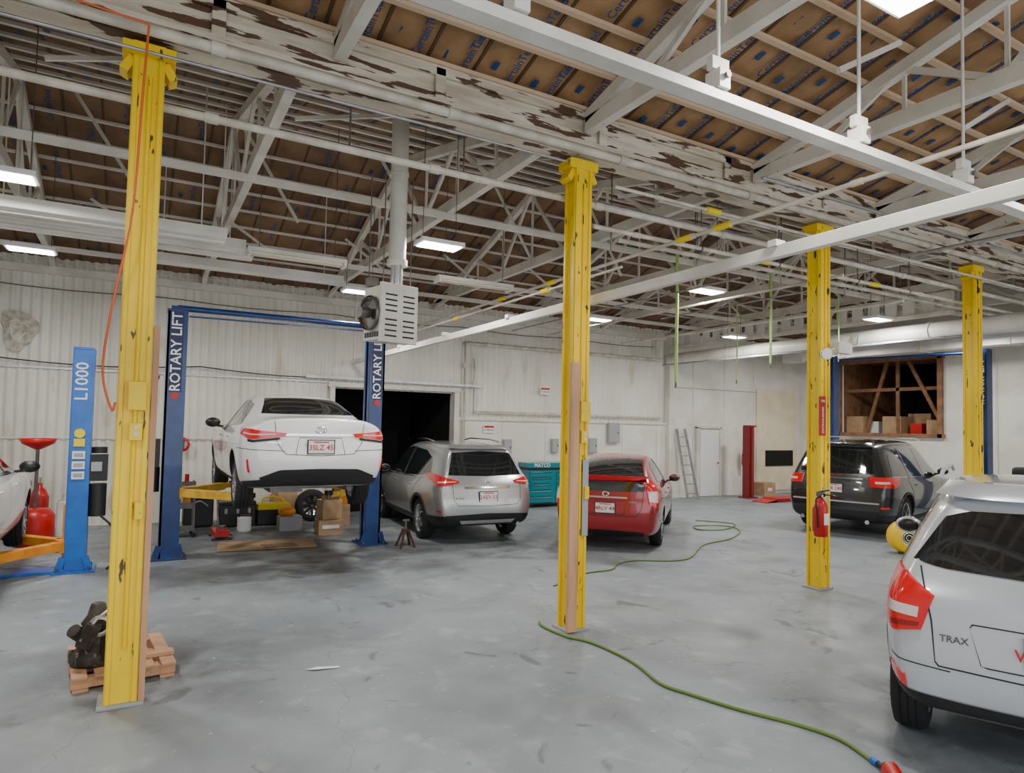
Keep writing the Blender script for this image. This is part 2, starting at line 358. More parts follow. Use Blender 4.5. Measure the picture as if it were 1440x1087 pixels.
# ------------------------------------------------------------ pipes
PP=[]
def pipe(pts,r,mt,coup=1.9,name='water_pipe'):
    m=MB(); m.tube(pts,r,mt,12)
    for a,b_ in zip(pts,pts[1:]):
        a=Vector(a);b_=Vector(b_);L=(b_-a).length; d=(b_-a)/L; t=.6
        while t<L: m.cyl(a+d*(t-.05),a+d*(t+.05),r*1.3,mt,12); t+=coup
    o=m.obj(name); PP.append(o); return o
pipe([(X0+.1,5.27,4.74),(X1-.1,5.27,4.74)],.04,PIPEW)
pipe([(X0+.1,5.68,4.38),(X1-.1,5.68,4.38)],.033,PIPEW)
pipe([(X0+.1,5.27,4.58),(3.5,5.27,4.58)],.012,GALV)
pipe([(4.1,5.27,4.45),(X1-.1,5.27,4.45)],.018,PIPEW)
pipe([(4.2,5.75,4.18),(X1-.1,5.75,4.18)],.025,PIPEW)
pipe([(4.2,6.0,4.55),(X1-.1,6.0,4.55)],.02,GALV)
pipe([(5.0,6.35,4.3),(X1-.1,6.35,4.3)],.03,PIPEW)
pipe([(5.2,5.85,4.68),(X1-.1,5.85,4.68)],.015,PIPEW)
pipe([(5.1,-3,4.08),(5.1,Y1-.15,4.08)],.022,PIPEW)
pipe([(4.75,5.95,3.85),(4.75,Y1-.15,3.85)],.016,PIPEW)
pipe([(6.7,5.95,3.98),(6.7,12,3.98)],.014,GALV)
pipe([(7.9,5.3,4.05),(7.9,12.5,4.05)],.018,PIPEW)
pipe([(10.4,5.95,4.1),(10.4,13,4.1)],.022,PIPEW)
pipe([(7.0,-2.5,4.35),(7.0,5.2,4.35)],.03,PIPEW)
pipe([(9.3,-2.5,4.5),(9.3,5.2,4.5)],.025,GALV)
pipe([(5.5,4.6,4.62),(X1-.1,4.6,4.62)],.02,GALV)
pipe([(12.6,5.9,3.75),(12.6,13.9,3.75)],.03,GALV)
pipe([(6.7,14.28,.9),(6.7,14.28,3.95),(XC-.3,14.28,3.95)],.045,PIPEW)
pipe([(6.95,14.28,3.6),(6.95,14.28,2.3),(XC-.3,14.28,2.3)],.03,PIPEW)
pipe([(9.0,10.0,4.2),(9.0,6.4,4.2)],.014,GALV)
m=MB()
for x in(5.8,7.2,8.9,10.2,12.1,14): m.cyl((x,5.75,4.18),(x,5.75,4.72),.008,STEEL,6); m.lathe([(.03,-.012),(.036,0),(.03,.012)],STEEL,12,M=Matrix.Translation((x,5.75,4.18))@Matrix.Rotation(R(90),4,'Y'))
for x in(4.9,6.3,8.0,9.5,11.0): m.cyl((x,6.35,4.3),(x,6.35,5.3),.008,STEEL,6); m.cyl((x,6.35,4.3),(x,6.35,4.15),.012,GALV,8)
for x in(-3,-1.5,1.5,2.6): m.cyl((x,5.68,4.38),(x,5.68,4.85),.008,STEEL,6)
m.obj('pipe_hanger',parent=PP[4])
m=MB()
for x,y,z in((5.1,4.75,4.08),(5.1,5.3,4.08),(5.1,8.0,4.08),(4.75,7.6,3.85),(5.1,9.5,4.08),(4.75,10.5,3.85)): m.cyl((x,y-.1,z),(x,y+.1,z),.034,YTAG,12)
for x,y,z in((5.5,5.27,4.45),(6.9,5.75,4.18),(9.3,5.75,4.18)): m.cyl((x-.1,y,z),(x+.1,y,z),.034,YTAG,12)
m.obj('pipe_label',parent=PP[4])
m=MB(); m.beam((3.98,-3,3.3),(3.98,Y1-.1,3.3),.06,.09,WMET)
for y in(1.5,3.2,7.2,9.2,11.2): m.box((3.98,y,3.36),(.10,.08,.05),WMET)
m.beam((3.98,Y1-.3,3.3),(3.98,Y1-.3,4.8),.04,.04,WMET)
m.obj('tie_beam',bevel=.004)
m=MB(); m.beam((-1.5,2.8,4.0),(9.0,2.8,4.0),.08,.065,WMET); m.beam((-1.5,2.8,3.965),(9.0,2.8,3.965),.11,.012,WMET)
for i in range(-1,5):
    x=2.95+1.4*i
    m.box((x,2.8,4.1),(.09,.12,.12),WMET); m.box((x,2.8,4.2),(.14,.05,.08),WMET); m.cyl((x,2.8,4.2),(x,2.8,5.85),.013,WMET,8)
    m.cyl((x,2.73,4.11),(x,2.71,4.11),.02,STEEL,10)
m.obj('light_rail',bevel=.003)
m=MB(); m.cyl((XC,Y1-.15,3.98),(XC,1.0,3.98),.17,WMET,24)
for y in(12,9.5,7,4.5,2): m.cyl((XC,y,3.98),(XC,y+.06,3.98),.185,WMET,24)
m.obj('air_duct')
m=MB(); m.beam((XC-.05,6.6,4.3),(XC-.05,Y1-.2,4.3),.1,.08,WPAINT); m.beam((XC-.05,6.6,4.66),(XC-.05,Y1-.2,4.66),.1,.08,WPAINT)
y=6.7
while y<14: m.box((XC-.05,y,4.48),(.05,.22,.3),WMET); y+=.36
m.obj('header_truss')
m=MB(); m.box((17.6,9.2,4.35),(.5,9.0,.45),WMET)
for y in(5.5,7.5,9.5,11.5,13): m.box((17.6,y,4.35),(.54,.06,.49),WPAINT)
m.obj('soffit_box',bevel=.005)
for i,(x,y,zb,rr) in enumerate(((7.25,7.70,2.72,.024),(9.5,7.75,3.17,.022),(11.4,10.2,3.1,.014),(12.2,8.3,3.5,.014))):
    m=MB(); m.tube([(x,y,4.75),(x+.01,y,4),(x,y,zb)],rr,LIME); m.cyl((x,y,zb-.08),(x,y,zb),.016,STEEL,10); m.obj('hanging_air_line')
m=MB(); m.tube(smooth_path([(-.05,5.12,4.7),(-.07,5.15,4.2),(-.10,5.2,3.4),(-.20,5.26,2.7),(-.23,5.28,2.3),(-.17,5.30,2.05),(-.15,5.32,2.1)]),.008,ORCORD); m.tube([(X0+.1,5.15,4.95),(-3,5.14,4.92),(-.05,5.12,4.7)],.008,ORCORD); m.obj('extension_cord')

# ------------------------------------------------------------ columns
def column(x,board=0,ebox=False):
    y=5.47; m=MB(); H=4.70
    m.box((x,y,H/2),(.16,.12,H),YEL)
    for s in(-1,1):
        m.box((x,y+s*.075,H/2),(.205,.03,H),YEL)
        m.box((x+s*.08,y-.098,H/2),(.03,.025,H-.05),YEL)
    m.cyl((x+.01,y-.10,.4),(x+.01,y-.10,H-.25),.016,YEL,10)
    m.box((x,y,H-.06),(.34,.22,.09),YEL); m.box((x-.13,y,H-.17),(.06,.16,.12),YEL,rot=(0,.5,0)); m.box((x+.13,y,H-.17),(.06,.16,.12),YEL,rot=(0,-.5,0))
    m.box((x,y,.012),(.28,.26,.024),GREYB)
    if ebox:
        m.box((x+.02,y-.145,2.15),(.11,.06,.2),YEL); m.box((x+.02,y-.14,1.9),(.08,.05,.12),YEL); m.box((x+.02,y-.168,1.93),(.03,.006,.03),WMET); m.box((x+.02,y-.168,1.88),(.03,.006,.03),WMET)
        m.box((x+.06,y-.135,1.35),(.05,.05,.12),YEL)
    if board==1: m.box((x+.125,y-.04,1.33),(.04,.12,2.66),WOOD)
    if board==-1: m.box((x-.09,y-.135,1.32),(.10,.04,2.62),WOOD); m.box((x+.06,y-.125,1.3),(.07,.012,.75),GREYB)
    if board==0: m.box((x+.03,y-.095,1.15),(.12,.012,.3),GREYB)
    return m.obj('support_column',bevel=.004)
column(-.04,1,True); column(3.79,-1,True); column(7.62); column(11.45); column(15.28); column(-3.87)

# ------------------------------------------------------------ lights
def led(x,y,z,w=45,s=1):
    m=MB(); m.box((x,y,z+.03),(.56*s,.32*s,.05),WHITE); m.box((x,y,z),(.5*s,.26*s,.012),LED)
    for sx in(-.22,.22): m.cyl((x+sx*s,y,z+.05),(x+sx*s,y,rz(y)-.1),.005,STEEL,6)
    o=m.obj('led_light_panel')
    l=bpy.data.lights.new('panel_lamp','AREA'); l.shape='RECTANGLE'; l.size=.5*s; l.size_y=.26*s; l.energy=w; l.color=(1,.965,.91)
    lo=bpy.data.objects.new('panel_lamp',l); SC.collection.objects.link(lo); lo.location=(x,y,z-.02); lo.parent=o
for x,y,z,s in((3.15,7.55,4.2,1),(3.15,11.0,4.2,1),(7.8,7.6,4.2,1),(-1.35,10.85,4.2,1),(-1.2,7.6,4.2,1),(8.1,10.9,4.2,1),(12.2,11,4.2,1),(12.4,7.6,4.2,1),(3.66,2.12,4.5,.8),(8.2,2.0,4.5,1),(-1.4,2.0,4.5,1),(16.5,8,4.3,1),(16.3,11.3,4.3,1)): led(x,y,z,82,s)
for x,y,z,L,w in((-.5,8.5,4.12,2.6,.34),(-.3,9.2,4.2,2.8,.30),(-.2,10.0,4.3,3.0,.3),(1.4,11.2,4.35,3.0,.25)):
    m=MB(); m.box((x,y,z),(L,w,.025),WMET); m.box((x,y-w/2,z+.05),(L,.02,.12),WMET); m.box((x,y+w/2,z+.05),(L,.02,.12),WMET); m.box((x,y,z-.02),(L,.05,.03),WMET)
    for sx in(-1,1): m.cyl((x+sx*L*.4,y,z),(x+sx*L*.4,y,rz(y)-.1),.008,WMET,6)
    m.obj('overhead_channel')
for x,y,z in((1.72,8.9,4.12),(4.3,8.9,4.1)):
    m=MB(); m.box((x,y,z+.04),(1.25,.2,.05),WMET)
    for s in(-.06,.0,.06): m.cyl((x-.58,y+s,z),(x+.58,y+s,z),.017,TUBE,10)
    for sx in(-.6,.6): m.box((x+sx,y,z),(.03,.22,.07),WMET); m.cyl((x+sx*.8,y,z+.05),(x+sx*.8,y,rz(y)-.1),.006,STEEL,6)
    m.obj('fluorescent_light')

# ------------------------------------------------------------ unit heater
m=MB(); hx,hy,hz=2.46,7.1,3.22; M_=Matrix.Translation((hx,hy,hz))@Matrix.Rotation(R(14),4,'Z')
m.box((0,.15,0),(.44,.34,.60),WMET,M=M_); m.box((0,-.05,0),(.48,.05,.66),WMET,M=M_)
for c_ in(-.115,.115):
    for (z0,z1) in((-.26,-.04),(.02,.26)):
        k=z0
        while k<z1: m.box((c_,-.08,k),(.15,.01,.018),BLACK,M=M_); k+=.06
FT=M_@Matrix.Translation((-.23,.15,0))@Matrix.Rotation(R(-90),4,'Y')
m.lathe([(.001,-.0),(.19,0),(.20,.03),(.19,.05)],STEEL,24,M=FT)
for k in range(3): m.lathe([(.06+.05*k,.055),(.066+.05*k,.06)],CHROME,24,M=FT)
m.cyl(M_@Vector((-.26,.15,0)),M_@Vector((-.38,.15,0)),.06,STEEL); m.box((-.2,.2,.36),(.1,.12,.1),STEEL,M=M_)
for k in range(6): m.box((-.225,.02+.05*k,-.24),(.01,.03,.06),BLACK,M=M_)
for sx,sy in((-.18,0),(.18,0),(-.18,.3),(.18,.3)): m.cyl(M_@Vector((sx,sy,.3)),M_@Vector((sx,sy,1.6)),.008,STEEL,6)
m.cyl((2.54,7.35,3.5),(2.54,7.35,4.0),.07,GALV); m.cyl((2.54,7.35,3.85),(2.54,7.35,rz(7.3)-.1),.10,WMET,20); m.cyl((2.54,7.35,3.83),(2.54,7.35,3.9),.12,WMET,20); m.cyl((2.54,7.35,4.9),(2.54,7.35,4.95),.11,WMET,20)
m.obj('unit_heater',bevel=.004)

# ------------------------------------------------------------ lifts
def lift_post(m,x,y,H,mt,face=1,w=.25,d=.30):
    m.box((x-face*.11,y,H/2),(.03,d,H),mt)
    for s in(-1,1): m.box((x,y+s*(d/2-.012),H/2),(w,.024,H),mt); m.box((x+face*w/2,y+s*(d/2-.05),H/2),(.02,.08,H),mt)
    m.box((x,y,.012),(.46,.5,.024),mt)
    for sx in(-.17,.17):
        for sy in(-.19,.19): m.cyl((x+sx,y+sy,.02),(x+sx,y+sy,.06),.015,STEEL,8)
        m.beam((x+sx,y-.16,.02),(x+sx*.7,y-.16,.2),.02,.08,mt,up=(1,0,0))
    m.box((x,y,H),(w+.02,d+.02,.03),mt)
def arms(m,x,y,z,face,mt,reach=1.0,spread=.8):
    m.box((x+face*.05,y,z+.15),(.18,.22,.75),mt)
    for s in(-1,1):
        a=Vector((x+face*.15,y+s*.1,z)); b_=Vector((x+face*(.15+reach*.62),y+s*spread,z)); e=Vector((x+face*(.15+reach*.8),y+s*(spread*1.28),z))
        m.beam(a,b_,.12,.11,mt); m.beam(a+(b_-a)*.55,e,.085,.075,mt)
        m.cyl(e,e+Vector((0,0,.06)),.06,BLACK,14); m.cyl(e+Vector((0,0,-.05)),e+Vector((0,0,.04)),.04,STEEL,12)
        m.cyl(a+Vector((0,0,-.08)),a+Vector((0,0,.08)),.06,mt,14)
def two_post(xa,xb,y,H,mt,armm,z,label,topbar=True,lz=None,lsize=.2,ltext=WHITE,w=.25):
    e=empty('car_lift',(0,0,0))
    for i,(x,face) in enumerate(((xa,1),(xb,-1))):
        m=MB(); lift_post(m,x,y,H,mt,face,w)
        if label:
            if topbar: m.box((x,y-.155,lz),(.16,.01,1.15),DNAVY)
            m.text(label,lsize,(x,y-.165,lz),(0,0,1),(0,-1,0),ltext)
            if topbar: m.cyl((x,y-.16,lz-.63),(x,y-.166,lz-.63),.05,RED,16)
        if topbar: m.box((x,y+.05,H+.03),(.16,.16,.1),mt)
        m.obj('post_%d'%(i+1),parent=e,bevel=.004)
        m=MB(); arms(m,x,y,z,face,armm); m.obj('arms_%d'%(i+1),parent=e,bevel=.004)
    m=MB()
    if topbar:
        m.cyl((xa,y+.05,H+.06),(xb,y+.05,H+.06),.045,mt,14); m.beam((xa+.15,y-.02,H-.06),(xb-.15,y-.02,H-.04),.02,.025,mt)
    else: m.box(((xa+xb)/2,y,.02),(xb-xa,.35,.03),mt)
    m.obj('crossbar',parent=e)
    return e
L1=two_post(.42,3.38,10.75,3.55,NAVY,LYEL,.93,'ROTARY LIFT',True,2.95,.19)
L2=two_post(-3.95,-.66,10.35,2.88,BLUE,ORANGEP,.34,'L1000',False,2.45,.2,w=.21)
m=MB(); x,y=-.44,10.3
m.box((x,y,1.33),(.2,.2,.34),BLACK); m.cyl((x,y,1.12),(x,y,.7),.1,BLACK,20); m.cyl((x,y,1.52),(x,y,1.6),.09,BLACK,20); m.box((x-.02,y-.12,1.35),(.12,.02,.12),GREYB)
m.box((-.66,10.17,1.66),(.12,.012,.10),YTAG); m.cyl((-.66,10.175,1.78),(-.66,10.168,1.78),.06,YTAG,20)
for k in range(3): m.box((-.66,10.17,1.5-k*.13),(.14,.012,.1),WHITE); m.box((-.66,10.163,1.5-k*.13),(.10,.004,.05),GREYB)
m.tube(smooth_path([(-.44,10.25,.75),(-.2,10.1,.5),(-.15,10.1,.2),(-.3,10.1,.03)]),.015,BLACK)
m.obj('power_unit',parent=L2,bevel=.006)
m=MB(); m.box((.2,10.75,1.5),(.14,.18,.4),BLACK); m.cyl((.2,10.75,1.3),(.2,10.75,.95),.08,BLACK); m.tube(smooth_path([(.18,10.7,1.7),(.12,10.6,2.2),(.22,10.7,2.6)]),.012,BLACK); m.obj('power_unit',parent=L1)
e=empty('car_lift')
for i,(x,y,H) in enumerate(((15.9,10.95,4.0),(16.6,7.66,3.95))):
    m=MB(); m.box((x,y,H/2),(.20,.20,H),NAVY); m.box((x-.12,y-.08,H/2),(.05,.04,H),NAVY); m.box((x-.12,y+.08,H/2),(.05,.04,H),NAVY); m.box((x,y,.015),(.5,.5,.03),NAVY)
    if i: m.box((x-.15,y,3.2),(.01,.14,1.3),DNAVY); m.text('ROTARY LIFT',.17,(x-.16,y,3.2),(0,0,1),(-1,0,0),WHITE)
    m.obj('post_%d'%(i+1),parent=e,bevel=.006)
m=MB(); m.cyl((15.9,10.95,3.9),(16.6,7.66,3.88),.03,NAVY,12); m.obj('crossbar',parent=e)

# ------------------------------------------------------------ CARS
def lerp_list(pts,t):
    d=[0]
    for a,b_ in zip(pts,pts[1:]): d.append(d[-1]+math.hypot(b_[0]-a[0],b_[1]-a[1]))
    s=t*d[-1]
    for i in range(len(pts)-1):
        if s<=d[i+1]+1e-9:
            k=(s-d[i])/max(1e-9,d[i+1]-d[i]); return (pts[i][0]+(pts[i+1][0]-pts[i][0])*k, pts[i][1]+(pts[i+1][1]-pts[i][1])*k)
    return pts[-1]
def pl(tbl,z):
    if z<=tbl[0][0]: return tbl[0][1]
    for (a,va),(b_,vb) in zip(tbl,tbl[1:]):
        if z<=b_: return va+(vb-va)*(z-a)/(b_-a)
    return tbl[-1][1]
class Car:
    def __init__(s,name,rear,heading,lift,spec):
        s.e=empty(name,(rear[0],rear[1],lift),R(heading)); s.sp=spec; s.L=spec['L']; s.W=spec['W']
        s.body()
        s.tr=MB()
    def body(s):
        sp=s.sp; rings=[]; L=s.L; vs=[]
        for (x,zb,zs,zr,ws,wr,wb) in sp['st']:
            P=[(0,zb),(wb*.7,zb),(wb*.9,zb),(wb,zb+.09),(ws*1.0,(zb+zs)*.5),(ws,zs-.12),(ws*.955,zs),(wr,max(zr-.08,zs+.015)),(wr*.8,max(zr-.015,zs+.03)),(0,zr)]
            ring=P+[(-y,z) for y,z in P[8:0:-1]]
            idx=[]
            for y,z in ring:
                xx=x+pl(sp['rl'],z)*max(0,1-x/.9)-pl(sp['fl'],z)*max(0,1-(L-x)/.8)
                idx.append(len(vs)); vs.append((xx,y,z))
            rings.append(idx)
        fs=[];n=18
        for a,b_ in zip(rings,rings[1:]):
            for i in range(n): fs.append((a[i],a[(i+1)%n],b_[(i+1)%n],b_[i]))
        for ring,sg in((rings[0],-1),(rings[-1],1)):
            rows=[]
            for a in range(6):
                l,rr=ring[2+a],ring[16-a]
                if a==0: q,mm,q2=ring[1],ring[0],ring[17]
                elif a==5: q,mm,q2=ring[8],ring[9],ring[10]
                else:
                    p=vs[l]; q=len(vs); vs.append((p[0]+sg*.03,p[1]*.72,p[2])); mm=len(vs); vs.append((p[0]+sg*.06,0,p[2])); q2=len(vs); vs.append((p[0]+sg*.03,-p[1]*.72,p[2]))
                rows.append([l,q,mm,q2,rr])
            for ra,rb in zip(rows,rows[1:]):
                for i in range(4):
                    fc=(ra[i],ra[i+1],rb[i+1],rb[i]); fs.append(fc if sg>0 else fc[::-1])
        me=bpy.data.meshes.new('body'); me.from_pydata(vs,[],fs)
        bm=bmesh.new(); bm.from_mesh(me); bmesh.ops.recalc_face_normals(bm,faces=bm.faces); bm.to_mesh(me); bm.free()
        for mm in(sp['paint'],DARK): me.materials.append(mm)
        for p in me.polygons: p.use_smooth=True
        o=bpy.data.objects.new('tmpb',me); SC.collection.objects.link(o)
        sd=o.modifiers.new('s','SUBSURF'); sd.levels=3; sd.render_levels=3
        bpy.context.view_layer.update()
        dg=bpy.context.evaluated_depsgraph_get()
        m2=bpy.data.meshes.new_from_object(o.evaluated_get(dg))
        bm=bmesh.new(); bm.from_mesh(m2); s.bvh=BVHTree.FromBMesh(bm); bm.free()
        bpy.data.objects.remove(o)
        o=bpy.data.objects.new('body',m2); SC.collection.objects.link(o)
        c=MB(); rw=sp['r']+.045
        for x in sp['ax']:
            for sy in(-1,1): c.cyl((x,sy*(s.W/2+.2),sp['r']),(x,sy*(s.W/2-.34),sp['r']),rw,DARK,48)
        cm=c.mesh('cut'); 
        cm.materials.clear(); cm.materials.append(sp['paint']); cm.materials.append(DARK)
        for p in cm.polygons: p.material_index=1
        cobj=bpy.data.objects.new('cut',cm); SC.collection.objects.link(cobj)
        bm=bmesh.new(); bm.from_mesh(cm); bmesh.ops.remove_doubles(bm,verts=bm.verts,dist=1e-5); bmesh.ops.recalc_face_normals(bm,faces=bm.faces); bm.to_mesh(cm); bm.free()
        bo=o.modifiers.new('b','BOOLEAN'); bo.operation='DIFFERENCE'; bo.object=cobj; bo.solver='EXACT'
        bpy.context.view_layer.update(); dg=bpy.context.evaluated_depsgraph_get()
        m3=bpy.data.meshes.new_from_object(o.evaluated_get(dg)); o.modifiers.clear(); o.data=m3
        bpy.data.objects.remove(cobj)
        o.parent=s.e
    def hit(s,p,d):
        loc,nor,i,dist=s.bvh.ray_cast(p-d*4,d)
        return loc,nor
    def patch(s,kind,lo,up,mt,off=.004,nu=14,nv=6,mirror=True,skirt=.0,A=45):
        for sg in((1,-1) if mirror else (1,)):
            g=[]
            for j in range(nv+1):
                row=[]
                for i in range(nu+1):
                    a=lerp_list(lo,i/nu); b_=lerp_list(up,i/nu); t=j/nv
                    uu=a[0]+(b_[0]-a[0])*t; z=a[1]+(b_[1]-a[1])*t
                    if kind=='S': p=Vector((uu,0,z)); d=Vector((0,-sg,0))
                    elif kind=='R': p=Vector((0,uu*sg,z)); d=Vector((1,0,0))
                    elif kind=='F': p=Vector((s.L,uu*sg,z)); d=Vector((-1,0,0))
                    elif kind=='D': d=Vector((math.cos(R(A)),-sg*math.sin(R(A)),0)); p=Vector((math.sin(R(A))*uu,sg*math.cos(R(A))*uu,z))
                    elif kind=='E': d=Vector((-.7,-sg*.7,0)).normalized(); p=Vector((s.L-.707*uu,sg*.707*uu,z))
                    loc,nor=s.hit(p,d)
                    if loc is None: row.append(None)
                    else:
                        if nor.dot(d)>0: nor=-nor
                        row.append(loc+nor*off)
                g.append(row)
            idx={};vs=[];fs=[]
            for j in range(nv+1):
                for i in range(nu+1):
                    if g[j][i] is not None: idx[j,i]=len(vs); vs.append(g[j][i])
            for j in range(nv):
                for i in range(nu):
                    q=[(j,i),(j,i+1),(j+1,i+1),(j+1,i)]
                    if all(k in idx for k in q): fs.append([idx[k] for k in q])
            s.tr.add(vs,fs,mt,True)
            if skirt:
                bd=[(0,i) for i in range(nu+1)]+[(j,nu) for j in range(1,nv+1)]+[(nv,i) for i in range(nu-1,-1,-1)]+[(j,0) for j in range(nv-1,-1,-1)]
                for a,b_ in zip(bd,bd[1:]):
                    if a in idx and b_ in idx:
                        pa,pb=vs[idx[a]],vs[idx[b_]]
                        s.tr.add([pa,pb,pb+d*skirt,pa+d*skirt],[(0,1,2,3)],mt)
    def line(s,kind,pts,mt=None,w=.009,mirror=True,off=.003,n=24):
        mt=mt or BLACK
        lo=[];up=[]
        for i,(a,b_) in enumerate(pts):
            p=pts[max(i-1,0)];q=pts[min(i+1,len(pts)-1)]; dx,dz=q[0]-p[0],q[1]-p[1]; l=math.hypot(dx,dz) or 1
            nx_,nz_=-dz/l*w/2,dx/l*w/2; lo.append((a-nx_,b_-nz_)); up.append((a+nx_,b_+nz_))
        s.patch(kind,lo,up,mt,off=off,nu=n,nv=1,mirror=mirror)
    def wheels(s,droop=0,rim=RIM,sp=10):
        r_=s.sp['r']; w=.215; m=MB(); T=Matrix.Rotation(R(90),4,'X')
        prof=[(r_*.66,-w/2+.01),(r_*.8,-w/2),(r_*.95,-w/2+.015),(r_,-w/2+.05),(r_,w/2-.05),(r_*.95,w/2-.015),(r_*.8,w/2),(r_*.66,w/2-.01)]
        m.lathe(prof,RUBBER,40,T)
        for k in(-.045,0,.045): m.lathe([(r_+.001,k-.006),(r_+.002,k),(r_+.001,k+.006)],DARK,40,T)
        m.lathe([(r_*.67,w/2-.012),(r_*.63,w/2-.005),(r_*.60,w/2-.03),(r_*.6,-w/2+.03),(r_*.66,-w/2+.012)],rim,40,T)
        m.lathe([(.0001,w/2-.09),(r_*.6,w/2-.09)],DARK,32,T); m.lathe([(.0001,-w/2+.09),(r_*.6,-w/2+.09)],DARK,32,T)
        for k in range(sp):
            t=2*math.pi*k/sp
            for sy in(1,-1):
                a=Vector((math.cos(t)*.05,sy*(w/2-.045),math.sin(t)*.05)); b_=Vector((math.cos(t)*r_*.61,sy*(w/2-.02),math.sin(t)*r_*.61))
                m.beam(a,b_,.022,.035 if sp>6 else .07,rim,up=(0,1,0))
        for sy in(1,-1): m.cyl((0,sy*(w/2-.06),0),(0,sy*(w/2-.015),0),.055,rim,20)
        me=m.mesh('wheel'); k=0
        for x in s.sp['ax']:
            for sy in(-1,1):
                k+=1; o=bpy.data.objects.new('wheel_%d'%k,me); SC.collection.objects.link(o); o.parent=s.e; o.location=(x,sy*(s.W/2-.135),r_-droop)
    def mirror(s,x,z,mt):
        for sg in(1,-1):
            y=sg*(s.W/2+.07); s.tr.ball((x,y,z+.02),(.075,.11,.075),mt); s.tr.ball((x-.03,y,z+.02),(.06,.09,.06),BLACK); s.tr.beam((x+.03,sg*(s.W/2-.12),z-.05),(x+.02,y,z-.02),.05,.035,BLACK)
    def plate(s,z,text,w=.31):
        loc,n=s.hit(Vector((0,0,z)),Vector((1,0,0))); X=loc.x-.015
        s.tr.box((X,0,z),(.012,w,.155),PLATE); s.tr.box((X+.006,0,z),(.01,w+.03,.18),BLACK)
        s.tr.text(text,.09,(X-.009,0,z-.01),(0,-1,0),(-1,0,0),PRED); s.tr.box((X-.008,0,z+.06),(.003,w*.6,.014),PRED)
    def badge(s,z,y,w=.12,h=.03):
        loc,n=s.hit(Vector((0,y,z)),Vector((1,0,0)))
        s.tr.lathe([(h*.55,-.004),(h*.75,.006),(h,-.004)],CHROME,20,M=Matrix.Translation((loc.x-.008,y,z))@Matrix.Rotation(R(-90),4,'Y')@Matrix.Diagonal((1,w/h/2 if w>h*2 else 1,1,1)))
    def word(s,t,size,y,z):
        loc,n=s.hit(Vector((0,y,z)),Vector((1,0,0))); 
        s.tr.text(t,size,(loc.x-.012,y,z),(0,-1,0),(-1,0,0),CHROME)
    def arches(s,mt,wd=.06):
        r_=s.sp['r']
        for x in s.sp['ax']:
            lo=[];up=[]
            for k in range(13):
                t=math.pi*(-.05+1.1*k/12); lo.append((x-math.cos(t)*(r_+.04),r_+math.sin(t)*(r_+.04))); up.append((x-math.cos(t)*(r_+.04+wd),r_+math.sin(t)*(r_+.04+wd)))
            s.patch('S',lo,up,mt,off=.012,nu=28,nv=2)
    def finish(s): return s.tr.obj('trim_and_glass',parent=s.e)

def paint(name,col,metal=.0,rough=.3): return mat(name,col,rough,metal=metal,coat=1.0)
def handles(c,xs,z,mt):
    for x in xs:
        for sg in(1,-1):
            loc,n=c.hit(Vector((x,0,z)),Vector((0,-sg,0)))
            if loc: c.tr.ball((x,loc.y+sg*.012,z),(.09,.014,.014),mt)

